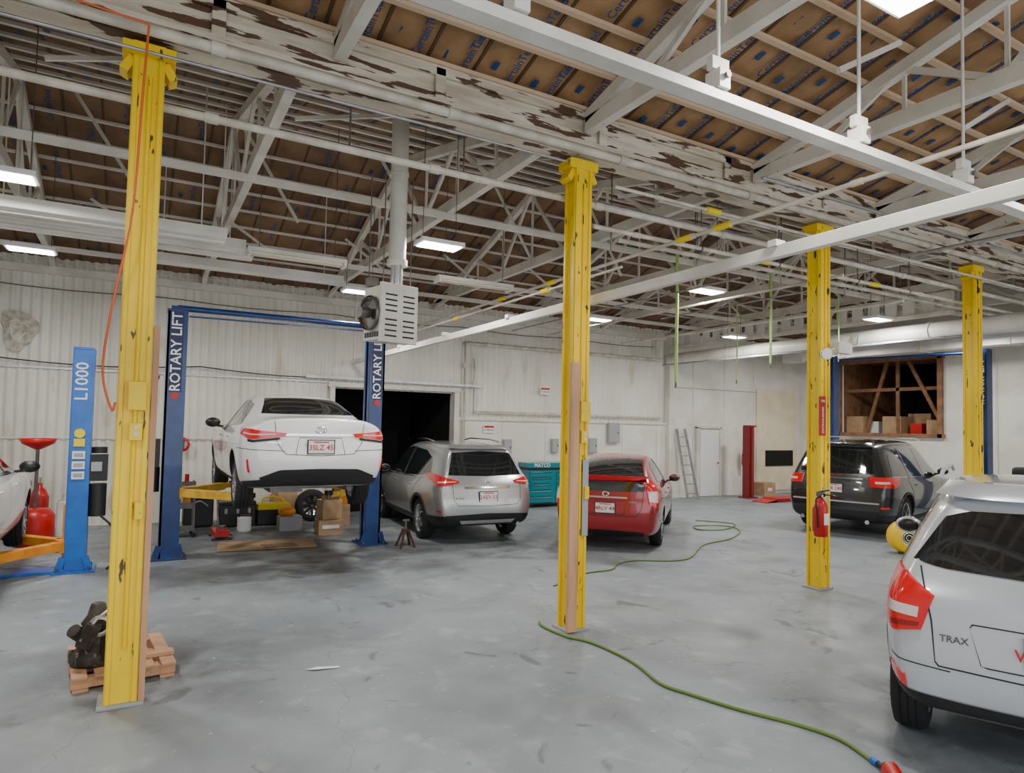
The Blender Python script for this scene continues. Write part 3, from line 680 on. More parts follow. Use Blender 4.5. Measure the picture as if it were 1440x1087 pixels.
def sedan(name,rear,h,lift,pt,plate,droop):
    sp=dict(L=4.63,W=1.80,r=.32,ax=(1.02,3.72),paint=pt,
     rl=[(.25,.12),(.4,.02),(.6,0),(.72,.05),(.95,.07),(1.06,.02),(1.5,.02)],fl=[(.3,.08),(.5,0),(.8,.1),(1.5,.2)],
     st=[(0,.28,.99,1.10,.78,.66,.72),(.05,.26,.99,1.115,.82,.70,.78),(.25,.22,.98,1.125,.885,.72,.83),(.55,.2,.975,1.14,.90,.70,.86),(.75,.2,.97,1.21,.905,.64,.87),(1.3,.19,.96,1.42,.91,.57,.87),(1.9,.19,.95,1.465,.91,.585,.87),(2.4,.19,.94,1.46,.91,.585,.87),(2.8,.19,.93,1.39,.91,.58,.87),(3.45,.2,.92,1.03,.91,.68,.87),(3.6,.2,.91,.99,.91,.74,.87),(4.1,.21,.85,.92,.89,.72,.85),(4.45,.22,.74,.80,.83,.62,.8),(4.6,.24,.64,.68,.74,.5,.7),(4.63,.26,.60,.64,.70,.45,.66)])
    c=Car(name,rear,h,lift,sp)
    c.patch('S',[(1.02,1.03),(1.5,1.01),(2.2,.99),(3.32,.965)],[(1.4,1.29),(1.8,1.35),(2.3,1.36),(2.72,1.30)],GLASS,nu=24)
    c.line('S',[(1.0,1.02),(2.2,.98),(3.35,.955)],CHROME,w=.014); c.patch('S',[(2.2,.99),(2.27,.99)],[(2.17,1.36),(2.24,1.36)],BLACK,off=.006,nu=2)
    c.patch('R',[(-.60,1.155),(0,1.15),(.60,1.155)],[(-.47,1.375),(0,1.39),(.47,1.375)],GLASS,mirror=False,nu=20,nv=8)
    c.patch('F',[(-.66,1.06),(0,1.03),(.66,1.06)],[(-.5,1.36),(0,1.38),(.5,1.36)],GLASS,mirror=False,nu=20)
    c.patch('D',[(.33,.87),(.62,.835),(.95,.90)],[(.30,.915),(.62,.955),(1.02,.965)],REDL,off=.014,nu=20,skirt=.02)
    c.patch('D',[(.36,.835),(.6,.80),(.7,.81)],[(.36,.862),(.6,.828),(.7,.838)],BLACK,off=.006)
    c.patch('D',[(.40,.895),(.62,.885),(.80,.905)],[(.40,.905),(.62,.90),(.80,.918)],CLEARL,off=.018)
    c.patch('R',[(-.46,.885),(.46,.885)],[(-.46,.91),(.46,.91)],CHROME,mirror=False,off=.008)
    c.patch('R',[(-.66,.27),(0,.26),(.66,.27)],[(-.70,.38),(-.48,.47),(0,.48),(.48,.47),(.70,.38)],BLACK,mirror=False,off=.006,nu=28)
    c.patch('D',[(.30,.27),(.95,.24)],[(.32,.38),(1.0,.30)],BLACK,off=.006)
    c.patch('D',[(.655,.44),(.695,.44)],[(.67,.60),(.70,.58)],REDL,off=.010,skirt=.02)
    c.line('R',[(-.55,1.06),(-.52,.80),(-.42,.66),(0,.64),(.42,.66),(.52,.80),(.55,1.06)],w=.008,mirror=False,n=50)
    c.line('D',[(.3,.70),(.75,.72),(1.1,.72)],w=.007)
    c.line('R',[(-.3,.66),(-.26,.86),(.26,.86),(.3,.66)],w=.007,mirror=False,n=40)
    c.plate(.75,plate); c.badge(.955,0,.14,.045); c.word('COROLLA',.035,.55,.80)
    for l in([(2.22,.97),(2.22,.5),(2.15,.3)],[(3.28,.95),(3.3,.5),(3.25,.28)],[(1.1,1.0),(1.25,.75),(1.42,.5),(1.5,.3)],[(1.5,.28),(3.25,.27)]): c.line('S',l)
    c.patch('S',[(1.45,.2),(3.3,.2)],[(1.45,.26),(3.3,.26)],BLACK,off=.006)
    handles(c,(1.55,2.6),.84,pt); c.mirror(3.02,1.0,BLACK); c.wheels(droop,sp=10)
    c.patch('E',[(.45,.62),(1.0,.66)],[(.4,.70),(1.05,.76)],CLEARL,off=.01)
    c.tr.box((2.3,0,.21),(3.4,.9,.06),STEEL); c.tr.box((.75,.3,.22),(.5,.4,.14),STEEL); c.tr.cyl((.95,-.7,.28),(.95,.7,.28),.05,STEEL); c.tr.cyl((.3,-.45,.2),(2.6,-.2,.2),.035,STEEL)
    c.finish(); return c
WCP=paint('white_car_paint',(.88,.88,.88))
sedan('sedan_car',(1.97,8.35),90,.93,WCP,'3SLZ 45',.10)
sedan('sedan_car',(-2.15,7.3),90,.33,WCP,'7GK 21',.08)

def suv_st(L,W,H,dk=0,clr=0):
    w=W/2; b=.62*H+dk
    return [(0,.34+clr,b,H-.07,w*.86,w*.60,w*.80),(.05,.32+clr,b,H-.05,w*.90,w*.64,w*.85),(.28,.28+clr,b,H-.03,w*.97,w*.67,w*.92),(.7,.25,b-.02,H-.0,w*1.0,w*.69,w*.95),(L*.33,.24,b-.04,H+.03,w*1.01,w*.70,w*.95),(L*.47,.24,b-.06,H+.03,w*1.01,w*.70,w*.95),(L*.58,.24,b-.07,H-.04,w*1.01,w*.69,w*.95),
            (L*.73,.25,b-.08,b+.06,w*1.01,w*.78,w*.95),(L*.77,.25,b-.09,b+.02,w*1.0,w*.82,w*.95),(L*.88,.26,b-.14,b-.06,w*.98,w*.80,w*.93),(L*.96,.28,b-.22,b-.15,w*.90,w*.68,w*.86),(L-.03,.3,b-.32,b-.27,w*.80,w*.55,w*.76),(L,.32,b-.36,b-.31,w*.74,w*.5,w*.70)]
def rogue():
    pt=paint('silver_car_paint',(.47,.48,.49),.65,.3)
    sp=dict(L=4.68,W=1.84,r=.355,ax=(1.0,3.70),paint=pt,rl=[(.3,.1),(.45,0),(.66,0),(.75,.06),(1.05,.09),(1.15,.14),(1.6,.42),(1.8,.40)],fl=[(.3,.08),(.5,0),(.9,.1),(1.5,.2)],st=suv_st(4.68,1.84,1.66))
    c=Car('suv_car',(5.10,9.83),86,0,sp)
    c.patch('S',[(.62,1.16),(1.0,1.10),(2.0,1.05),(3.3,1.03)],[(.85,1.40),(1.3,1.52),(2.2,1.56),(2.62,1.50)],GLASS,nu=28)
    c.patch('S',[(1.98,1.05),(2.08,1.05)],[(1.93,1.56),(2.03,1.56)],BLACK,off=.006,nu=2); c.line('S',[(.62,1.13),(1.2,1.06),(3.3,1.0)],CHROME,w=.014)
    c.patch('R',[(-.66,1.15),(0,1.13),(.66,1.15)],[(-.53,1.51),(0,1.54),(.53,1.51)],GLASS,mirror=False,nu=20,nv=8)
    c.patch('F',[(-.7,1.12),(0,1.1),(.7,1.12)],[(-.55,1.52),(0,1.56),(.55,1.52)],GLASS,mirror=False,nu=20)
    c.patch('R',[(-.52,1.55),(.52,1.55)],[(-.5,1.6),(.5,1.6)],pt,mirror=False,off=.05,skirt=.1,nu=14,nv=2)
    c.patch('D',[(.42,1.02),(.70,.96),(.9,1.04),(1.15,1.10)],[(.42,1.05),(.66,1.12),(.9,1.16),(1.15,1.14)],REDL,off=.02,nu=22,skirt=.03)
    c.patch('D',[(.45,1.035),(.72,1.01)],[(.45,1.045),(.72,1.04)],CLEARL,off=.024)
    c.patch('R',[(-.4,.93),(.4,.93)],[(-.42,.965),(.42,.965)],CHROME,mirror=False,off=.012)
    c.patch('R',[(-.75,.33),(0,.3),(.75,.33)],[(-.78,.50),(0,.53),(.78,.50)],BLACK,mirror=False,off=.006,nu=24)
    c.patch('D',[(.3,.3),(.95,.28)],[(.3,.5),(1.0,.47)],BLACK,off=.006)
    c.patch('R',[(-.45,.36),(.45,.36)],[(-.5,.42),(.5,.42)],GREYB,mirror=False,off=.012)
    c.patch('D',[(.6,.55),(.72,.55)],[(.6,.58),(.72,.58)],REDL,off=.008)
    c.line('R',[(-.62,1.1),(-.6,.75),(-.52,.66),(0,.65),(.52,.66),(.6,.75),(.62,1.1)],w=.008,mirror=False,n=50)
    c.plate(.80,'2XEV 51'); c.badge(1.02,0,.1,.045); c.word('ROGUE',.045,.5,.78)
    for l in([(2.05,1.03),(2.05,.5),(2.0,.35)],[(3.2,1.0),(3.22,.5),(3.18,.35)],[(1.0,1.08),(1.25,.85),(1.45,.6),(1.5,.35)]): c.line('S',l)
    c.patch('S',[(1.45,.25),(3.2,.25)],[(1.45,.38),(3.2,.38)],BLACK,off=.008,nu=16); c.arches(BLACK,.05)
    handles(c,(1.5,2.5),.92,pt); c.mirror(3.0,1.08,pt); c.wheels(0,sp=5)
    c.tr.tube([(1.0,.62,1.68),(1.4,.62,1.72),(2.4,.62,1.72),(2.7,.61,1.68)],.014,CHROME); c.tr.tube([(1.0,-.62,1.68),(1.4,-.62,1.72),(2.4,-.62,1.72),(2.7,-.61,1.68)],.014,CHROME)
    c.tr.beam((.2,0,1.2),(.24,.3,1.24),.015,.015,BLACK); c.tr.cyl((-.02,-.55,.33),(.2,-.55,.33),.035,CHROME)
    c.finish()
rogue()
def explorer():
    pt=paint('charcoal_car_paint',(.030,.032,.035),.5,.25)
    sp=dict(L=5.0,W=2.0,r=.39,ax=(1.05,3.95),paint=pt,rl=[(.3,.08),(.45,0),(.72,0),(.8,.04),(1.1,.07),(1.2,.1),(1.7,.28),(1.9,.24)],fl=[(.3,.08),(.5,0),(.9,.1),(1.5,.2)],st=suv_st(5.0,2.0,1.84))
    c=Car('suv_car',(11.75,8.08),14,0,sp)
    c.patch('S',[(.42,1.20),(1.0,1.17),(2.2,1.13),(3.5,1.11)],[(.62,1.57),(1.3,1.66),(2.3,1.69),(2.8,1.62)],GLASS,nu=28)
    for x in(1.25,2.2): c.patch('S',[(x,1.12),(x+.09,1.12)],[(x-.03,1.70),(x+.06,1.70)],pt,off=.007,nu=2)
    c.line('S',[(.42,1.17),(3.5,1.08)],CHROME,w=.014)
    c.patch('R',[(-.7,1.22),(0,1.20),(.7,1.22)],[(-.58,1.64),(0,1.68),(.58,1.64)],GLASS,mirror=False,nu=20,nv=8)
    c.patch('F',[(-.8,1.2),(0,1.17),(.8,1.2)],[(-.6,1.65),(0,1.69),(.6,1.65)],GLASS,mirror=False,nu=20)
    c.patch('R',[(-.58,1.69),(.58,1.69)],[(-.55,1.75),(.55,1.75)],pt,mirror=False,off=.06,skirt=.12,nu=14,nv=2)
    c.patch('D',[(.48,.98),(.9,.96),(1.1,1.0)],[(.48,1.16),(.9,1.16),(1.15,1.14)],REDL,off=.016,nu=20,skirt=.03)
    c.patch('D',[(.55,1.04),(.8,1.04)],[(.55,1.08),(.8,1.08)],CLEARL,off=.02)
    c.patch('R',[(-.5,1.10),(.5,1.10)],[(-.52,1.13),(.52,1.13)],CHROME,mirror=False,off=.012)
    c.patch('R',[(-.82,.33),(0,.3),(.82,.33)],[(-.85,.52),(0,.52),(.85,.52)],BLACK,mirror=False,off=.006,nu=24)
    c.patch('D',[(.3,.3),(1.0,.28)],[(.3,.48),(1.05,.44)],BLACK,off=.006); c.patch('D',[(.6,.58),(.8,.58)],[(.6,.62),(.8,.62)],REDL,off=.01)
    c.patch('R',[(-.8,.66),(.8,.66)],[(-.8,.69),(.8,.69)],GREYB,mirror=False,off=.01)
    c.plate(.92,'8YR 240'); c.word('EXPLORER',.06,0,1.17)
    for l in([(2.25,1.08),(2.25,.5),(2.2,.35)],[(3.4,1.05),(3.42,.5),(3.38,.35)],[(1.15,1.1),(1.4,.8),(1.5,.35)]): c.line('S',l,mt=DARK)
    c.patch('S',[(1.5,.26),(3.45,.26)],[(1.5,.36),(3.45,.36)],BLACK,off=.008,nu=16); c.arches(BLACK,.045)
    handles(c,(1.6,2.7),.98,pt); c.mirror(3.2,1.18,pt); c.wheels(0,sp=5)
    for sy in(.7,-.7): c.tr.tube([(.7,sy,1.85),(1.1,sy,1.90),(2.5,sy,1.90),(2.9,sy,1.85)],.016,CHROME)
    c.tr.cyl((-.02,-.6,.32),(.2,-.6,.32),.04,CHROME); c.tr.cyl((-.02,.6,.32),(.2,.6,.32),.04,CHROME)
    c.finish()
explorer()
def trax():
    pt=paint('silver_blue_paint',(.62,.66,.71),.35,.3)
    sp=dict(L=4.25,W=1.80,r=.34,ax=(.78,3.42),paint=pt,rl=[(.3,.08),(.45,-.0),(.7,0),(.8,.05),(1.1,.07),(1.2,.12),(1.58,.36),(1.8,.3)],fl=[(.3,.08),(.5,0),(.9,.1),(1.5,.2)],st=suv_st(4.25,1.80,1.68,.05,.07))
    c=Car('suv_car',(4.30,1.62),24,0,sp)
    c.patch('S',[(.85,1.22),(1.15,1.17),(2.0,1.12),(2.95,1.09)],[(.98,1.42),(1.25,1.50),(2.0,1.56),(2.35,1.50)],GLASS,nu=28)
    c.patch('S',[(1.75,1.10),(1.84,1.10)],[(1.7,1.56),(1.79,1.56)],BLACK,off=.006,nu=2)
    c.patch('R',[(-.70,1.23),(-.55,1.20),(0,1.18),(.55,1.20),(.70,1.23)],[(-.54,1.49),(-.42,1.53),(0,1.54),(.42,1.53),(.54,1.49)],GLASS,mirror=False,nu=24,nv=8,off=.006)
    c.patch('F',[(-.7,1.14),(0,1.12),(.7,1.14)],[(-.55,1.5),(0,1.54),(.55,1.5)],GLASS,mirror=False,nu=20)
    c.patch('R',[(-.56,1.57),(.56,1.57)],[(-.52,1.63),(.52,1.63)],pt,mirror=False,off=.07,skirt=.12,nu=14,nv=2)
    c.patch('D',[(.49,.84),(.60,.81),(.74,.86)],[(.46,1.04),(.62,1.15),(.80,1.17)],REDL,off=.018,nu=16,nv=10,skirt=.03)
    c.patch('D',[(.50,.91),(.66,.92)],[(.50,.97),(.68,.98)],CLEARL,off=.022); c.patch('D',[(.49,.86),(.62,.84)],[(.49,.885),(.64,.875)],mat('lens_dark',(.28,.005,.005),.2,coat=.5),off=.022)
    c.patch('D',[(.54,.50),(.72,.53)],[(.54,.57),(.72,.59)],REDL,off=.012,skirt=.02)
    c.patch('R',[(-.8,.40),(0,.37),(.8,.40)],[(-.82,.48),(0,.48),(.82,.48)],BLACK,mirror=False,off=.008,nu=24)
    c.patch('D',[(.3,.37),(1.0,.33)],[(.3,.48),(1.0,.50)],BLACK,off=.008)
    c.line('R',[(-.36,.70),(-.42,.92),(.42,.92),(.36,.70),(-.36,.70)],w=.008,mirror=False,n=50)
    c.line('R',[(-.66,1.2),(-.6,.9),(-.58,.66),(0,.65),(.58,.66),(.6,.9),(.66,1.2)],w=.009,mirror=False,n=60)
    c.line('D',[(.35,.64),(.75,.66),(1.1,.66)],w=.007)
    loc,n_=c.hit(Vector((0,.47,.84)),Vector((1,0,0))); c.tr.text('TRAX',.055,(loc.x-.012,.49,.82),(0,-1,0),(-1,0,0),STEEL)
    c.plate(.81,'WHK 8820'); c.badge(1.05,0,.16,.05)
    for l in([(1.8,1.06),(1.8,.5),(1.75,.35)],[(2.9,1.04),(2.92,.5),(2.88,.35)],[(.98,1.12),(1.15,.85),(1.3,.35)]): c.line('S',l)
    c.patch('S',[(1.25,.25),(3.0,.25)],[(1.25,.40),(3.0,.40)],BLACK,off=.008,nu=16); c.arches(BLACK,.05)
    handles(c,(1.35,2.3),.96,pt); c.mirror(2.7,1.12,pt); c.wheels(0,sp=5)
    for sy in(.6,-.6): c.tr.tube([(.85,sy,1.69),(1.1,sy,1.74),(2.2,sy,1.74),(2.45,sy,1.69)],.014,GREYB)
    c.tr.ball((1.0,0,1.73),(.09,.02,.05),pt); c.tr.beam((.22,0,1.22),(.27,-.35,1.25),.015,.015,BLACK)
    c.tr.box((.9,0,.32),(.12,1.3,.08),STEEL); c.tr.box((1.7,0,.26),(2.4,1.1,.06),STEEL)
    c.finish()
trax()
def prius():
    pt=paint('red_car_paint',(.36,.006,.012),.2,.25)
    sp=dict(L=4.45,W=1.76,r=.315,ax=(.90,3.60),paint=pt,rl=[(.25,.1),(.4,0),(.62,0),(.72,.05),(1.0,.07),(1.15,.03),(1.6,.03)],fl=[(.3,.08),(.5,0),(.8,.1),(1.5,.2)],
     st=[(0,.26,1.02,1.16,.78,.70,.72),(.05,.25,1.02,1.18,.82,.71,.78),(.3,.22,1.01,1.27,.87,.66,.83),(.7,.2,1.0,1.37,.88,.62,.85),(1.2,.19,.98,1.46,.885,.585,.85),(1.8,.19,.96,1.52,.885,.58,.85),(2.2,.19,.94,1.51,.885,.58,.85),(2.6,.19,.93,1.42,.885,.58,.85),(3.4,.2,.91,1.03,.885,.68,.85),(3.7,.2,.88,.95,.88,.72,.84),(4.1,.22,.80,.85,.84,.66,.8),(4.4,.24,.66,.70,.76,.52,.72),(4.45,.26,.62,.66,.72,.48,.68)])
    c=Car('hatchback_car',(6.60,8.60),44,0,sp)
    c.patch('S',[(.75,1.10),(1.1,1.06),(2.0,1.0),(3.2,.96)],[(1.05,1.30),(1.4,1.38),(2.0,1.42),(2.55,1.34)],GLASS,nu=28)
    c.patch('S',[(1.95,1.0),(2.03,1.0)],[(1.9,1.42),(1.98,1.42)],BLACK,off=.006,nu=2)
    c.patch('R',[(-.60,1.19),(0,1.19),(.60,1.19)],[(-.47,1.43),(0,1.455),(.47,1.43)],GLASS,mirror=False,nu=20,nv=12)
    c.patch('R',[(-.60,.97),(0,.96),(.60,.97)],[(-.60,1.12),(0,1.12),(.60,1.12)],GLASS,mirror=False,nu=20,nv=4)
    c.patch('F',[(-.68,1.02),(0,1.0),(.68,1.02)],[(-.5,1.38),(0,1.42),(.5,1.38)],GLASS,mirror=False,nu=20)
    c.patch('R',[(-.64,1.13),(0,1.13),(.64,1.13)],[(-.64,1.165),(0,1.17),(.64,1.165)],pt,mirror=False,off=.05,skirt=.08,nu=14,nv=2)
    c.patch('D',[(.52,.76),(.62,.72),(.72,.80)],[(.50,1.05),(.62,1.14),(.84,1.14)],REDL,off=.016,nu=14,nv=10,skirt=.03)
    c.patch('D',[(.52,.82),(.66,.80)],[(.52,.98),(.68,.98)],CLEARL,off=.02)
    c.patch('R',[(-.6,.24),(0,.23),(.6,.24)],[(-.62,.32),(0,.34),(.62,.32)],BLACK,mirror=False,off=.006,nu=24)
    c.line('R',[(-.3,.60),(-.34,.82),(.34,.82),(.3,.60),(-.3,.6)],w=.008,mirror=False,n=50)
    c.line('R',[(-.62,1.12),(-.58,.7),(-.5,.58),(0,.57),(.5,.58),(.58,.7),(.62,1.12)],w=.008,mirror=False,n=50)
    c.patch('R',[(-.35,.855),(.35,.855)],[(-.35,.88),(.35,.88)],CHROME,mirror=False,off=.01)
    c.plate(.70,'4RLV 44'); c.badge(.92,0,.12,.045); c.word('PRIUS',.045,.45,.80); c.word('HYBRID',.04,-.45,.80)
    for l in([(2.0,.98),(2.0,.5),(1.95,.28)],[(3.1,.95),(3.12,.5),(3.08,.28)],[(1.0,1.04),(1.2,.75),(1.35,.28)]): c.line('S',l)
    handles(c,(1.4,2.4),.86,pt); c.mirror(2.85,1.0,pt); c.wheels(0,sp=5)
    c.finish()
prius()

# ------------------------------------------------------------ small objects
m=MB(); m.box((8.95,14.0,.52),(1.5,.55,.8),TEAL); m.box((8.95,14.0,.95),(1.54,.58,.05),BLACK); m.box((8.95,13.99,1.03),(1.5,.5,.12),TEAL)
for k in range(5):
    for xx,w in((8.55,.62),(9.33,.66)): m.box((xx,13.715,.2+k*.155),(w,.02,.13),TEAL); m.box((xx,13.7,.245+k*.155),(w*.94,.02,.015),CHROME)
m.text('MATCO',.13,(8.6,13.735,1.03),(1,0,0),(0,-1,0),WHITE)
for sx in(-.65,.65):
    for sy in(-.2,.2): m.cyl((8.95+sx,14.0+sy-.02,.06),(8.95+sx,14.0+sy+.02,.06),.06,RUBBER); m.box((8.95+sx,14.0+sy,.11),(.06,.05,.05),STEEL)
m.obj('tool_chest',bevel=.006)
for x,z,w,h in((11.2,1.85,.38,.55),(7.9,1.45,.22,.4),(9.3,1.5,.2,.35),(10.5,1.5,.25,.4)):
    m=MB(); m.box((x,Y1-.12,z),(w,.09,h),GREYB); m.box((x,Y1-.17,z),(w*.85,.012,h*.9),GREYB); m.box((x+w*.3,Y1-.18,z),(.02,.01,.06),BLACK); m.obj('electrical_panel',bevel=.004)
for x,z in ((9.0,2.9),(9.9,2.6),(7.4,1.9)):
    m=MB(); m.box((x,Y1-.09,z),(.3,.01,.2),WHITE); m.box((x,Y1-.097,z+.05),(.26,.006,.05),RED); m.text('NO SMOKING',.04,(x,Y1-.1,z-.03),(1,0,0),(0,-1,0),BLACK); m.obj('wall_sign')
m=MB()
for s in(-.2,.2): m.beam((13.75+s,13.85,0),(13.6+s*.8,14.22,2.0),.03,.07,GALV)
for k in range(7):
    t=(k+.6)/7.5; m.beam((13.75-.15*t-.19,13.85+.37*t,2*t),(13.75-.15*t+.19,13.85+.37*t,2*t),.03,.03,GALV)
m.obj('step_ladder')
m=MB(); m.box((15.66,13.55,1.05),(.22,.24,2.1),MAROON); m.box((15.66,13.4,1.05),(.1,.06,2.0),MAROON); m.box((15.66,13.55,.02),(.4,.4,.04),MAROON); m.box((15.66,13.5,2.12),(.26,.28,.05),MAROON); m.obj('press_post',bevel=.005)
m=MB(); m.box((16.2,12.6,.09),(1.5,.5,.05),RED); m.box((16.2,12.4,.05),(1.4,.04,.1),RED); m.box((16.2,12.8,.05),(1.4,.04,.1),RED); m.beam((15.5,12.6,.09),(15.0,12.6,.01),.5,.02,RED); m.obj('drive_on_ramp',bevel=.005)
def extinguisher(x,y,z):
    m=MB(); m.lathe([(.001,0),(.075,0),(.082,.02),(.082,.36),(.06,.43),(.03,.46),(.03,.49),(.001,.49)],RED,24,M=Matrix.Translation((x,y,z)))
    m.box((x,y,z+.52),(.04,.10,.06),STEEL); m.beam((x,y+.02,z+.55),(x,y-.12,z+.58),.02,.015,BLACK); m.beam((x,y+.02,z+.52),(x,y-.12,z+.52),.02,.015,BLACK)
    m.tube(smooth_path([(x-.02,y,z+.5),(x-.12,y-.02,z+.45),(x-.11,y-.03,z+.3),(x-.1,y-.03,z+.12)]),.012,BLACK)
    m.cyl((x,y-.03,z+.5),(x,y-.05,z+.5),.025,WHITE,12); m.box((x,y-.08,z+.22),(.09,.008,.14),WHITE); m.box((x,y+.085,z+.2),(.05,.03,.3),STEEL)
    return m.obj('fire_extinguisher')
extinguisher(7.40,5.27,.70); extinguisher(16.2,14.15,.9)
m=MB(); m.box((7.55,5.355,2.2),(.12,.012,.5),RED); m.text('FIRE',.045,(7.55,5.346,2.39),(1,0,0),(0,-1,0),WHITE); m.text('EXTINGUISHER',.05,(7.55,5.346,2.15),(0,0,1),(0,-1,0),WHITE); m.obj('fire_sign')
m=MB(); m.box((7.82,5.26,3.08),(.28,.09,.14),WMET); m.box((7.72,5.32,3.08),(.06,.04,.06),WMET)
for x,z,a in((7.42,2.98,-.5),(7.98,3.2,.5)):
    M_=Matrix.Translation((x,5.22,z))@Matrix.Rotation(R(100),4,'X')@Matrix.Rotation(a,4,'Y')
    m.lathe([(.001,-.06),(.05,-.05),(.07,0),(.075,.05),(.07,.052)],WMET,20,M=M_); m.lathe([(.001,.045),(.07,.045)],CLEARL,20,M=M_)
m.beam((7.45,5.27,3.02),(7.95,5.27,3.12),.02,.02,WMET); m.obj('emergency_light')
m=MB(); T=Matrix.Translation((-.06,6.22,0))@Matrix.Rotation(R(6),4,'Z')
for k in(-.36,0,.36): m.box((0,k,.053),(.68,.07,.072),WOOD,M=T)
for k in range(5): m.box((-.29+k*.145,0,.10),(.10,.86,.018),WOOD,M=T)
for k in range(3): m.box((-.28+k*.28,0,.009),(.10,.86,.018),WOOD,M=T)
m.box((.2,-.2,.125),(.3,.1,.03),WOOD,M=T); m.obj('wooden_pallet',bevel=.003)
m=MB(); T=Matrix.Translation((-.22,6.1,.11))
m.lathe([(.001,0),(.17,0),(.18,.03),(.18,.08),(.13,.11),(.12,.2),(.10,.28),(.11,.3),(.07,.36),(.05,.44),(.03,.45),(.001,.45)],CAST,20,M=T)
for k in range(8): t=k*math.pi/4; m.cyl(T@Vector((.165*math.cos(t),.165*math.sin(t),.02)),T@Vector((.165*math.cos(t),.165*math.sin(t),.11)),.015,STEEL,6); m.box((.12*math.cos(t),.12*math.sin(t),.17),(.02,.05,.16),CAST,rot=(0,0,t),M=T)
m.box((.1,-.1,.12),(.16,.14,.14),CAST,rot=(.3,.2,.5),M=T); m.cyl(T@Vector((-.1,-.05,.22)),T@Vector((-.15,-.1,.28)),.05,CAST); m.ball((.08,.06,.34),(.07,.06,.06),CAST,M=T); m.box((-.05,-.14,.24),(.1,.06,.18),CAST,rot=(.2,.4,.1),M=T)
m.lathe([(.05,-.01),(.08,-.01),(.08,.01),(.05,.01)],GALV,16,M=T@Matrix.Translation((.02,-.13,.3))@Matrix.Rotation(R(80),4,'X')); m.tube([T@Vector(p) for p in((-.05,-.12,.1),(-.1,-.16,.22),(0,-.14,.36),(.08,-.05,.4))],.012,GALV)
m.obj('used_transmission')
hp=[(3.60,5.75,.013),(3.55,5.60,.013),(3.58,5.25,.013),(3.69,5.0,.013),(3.72,4.6,.013),(3.69,4.31,.013),(3.60,3.95,.013),(3.66,3.7,.013),(3.78,3.34,.013),(3.94,3.0,.013),(4.01,2.72,.013),(3.93,2.45,.013)]
m=MB(); m.tube(smooth_path(hp,8),.013,GREEN,8)
m.cyl((3.93,2.45,.02),(3.91,2.40,.022),.02,BLUE,10); m.tube([(3.91,2.40,.022),(3.87,2.33,.03)],.016,BLACK)
m.obj('air_hose')
m=MB(); m.cyl((3.85,2.29,.05),(3.76,2.19,.05),.05,RED,16); m.cyl((3.87,2.33,.045),(3.85,2.29,.05),.03,BLACK,16); m.beam((3.81,2.24,.04),(3.92,2.16,.03),.04,.05,RED); m.obj('air_impact_gun',bevel=.004)
hp=[(4.55,6.95,.012),(5.29,7.35,.012),(5.8,7.4,.012),(6.11,7.65,.012),(6.5,7.75,.012),(7.3,7.5,.012),(8.5,8.3,.012),(9.4,8.55,.012),(10.3,9.1,.012),(10.6,9.7,.012),(10.0,10.0,.012),(9.7,9.6,.012),(10.2,9.4,.012),(11.0,9.9,.012),(10.6,10.6,.012)]
m=MB(); m.tube(smooth_path(hp,8),.010,GREEN,8); m.obj('air_hose')
m=MB(); m.box((1.85,11.2,.012),(1.45,.75,.012),CARD,rot=(0,0,-.12)); m.box((2.0,11.0,.022),(.5,.35,.006),mat('card_dark',(.25,.16,.09),.8),rot=(0,0,.1)); m.obj('cardboard_sheet')
m=MB(); m.add([(1.22,5.5,.003),(1.30,5.44,.012),(1.48,5.42,.004),(1.50,5.46,.003),(1.32,5.49,.014)],[(0,1,4),(1,2,3,4)],WHITE); m.obj('paper_scrap')
m=MB(); m.box((1.0,13.6,.28),(.5,.4,.5),BLACK); m.box((1.0,13.6,.55),(.54,.44,.05),BLACK); m.tube(smooth_path([(.85,13.38,.4),(1.0,13.34,.5),(1.15,13.38,.4)]),.015,GREYB); m.obj('storage_bin',bevel=.02)
m=MB(); m.box((1.65,13.5,.22),(.62,.45,.4),BLACK); m.box((1.65,13.5,.44),(.64,.47,.06),BLACK)
for k in(-.2,0,.2): m.box((1.65+k,13.26,.3),(.05,.03,.1),GREYB)
m.obj('tool_case',bevel=.015)
m=MB(); m.box((2.3,13.5,.16),(.6,.4,.3),BLACK); m.box((2.3,13.5,.34),(.6,.4,.12),YTAG); m.tube(smooth_path([(2.1,13.5,.38),(2.15,13.5,.5),(2.45,13.5,.5),(2.5,13.5,.38)]),.015,YTAG); m.obj('tool_bag',bevel=.02)
m=MB()
for z in(.12,.5,.86): m.box((.62,12.6,z),(.5,.38,.03),STEEL); m.box((.62,12.42,z+.04),(.5,.015,.08),STEEL)
for sx in(-.24,.24):
    for sy in(-.18,.18): m.box((.62+sx,12.6+sy,.48),(.025,.025,.9),STEEL); m.cyl((.62+sx,12.6+sy-.015,.04),(.62+sx,12.6+sy+.015,.04),.04,RUBBER)
m.cyl((.5,12.6,.52),(.5,12.6,.74),.05,BLUE); m.cyl((.66,12.62,.52),(.66,12.62,.7),.045,WHITE); m.box((.76,12.6,.58),(.1,.1,.14),ORANGEP); m.box((.55,12.6,.93),(.2,.15,.12),GREYB); m.cyl((.74,12.6,.87),(.74,12.6,1.05),.035,RED)
m.obj('service_cart')
m=MB(); m.box((1.25,12.2,.10),(.24,.6,.09),RED); m.box((1.25,11.95,.17),(.16,.16,.06),RED); m.cyl((1.25,11.95,.2),(1.25,11.95,.24),.06,STEEL); m.tube([(1.25,12.45,.12),(1.25,12.75,.55),(1.25,12.85,.8)],.02,STEEL)
for sx in(-.13,.13):
    for sy in(-.25,.25): m.cyl((1.25+sx-.02,12.2+sy,.05),(1.25+sx+.02,12.2+sy,.05),.05,STEEL)
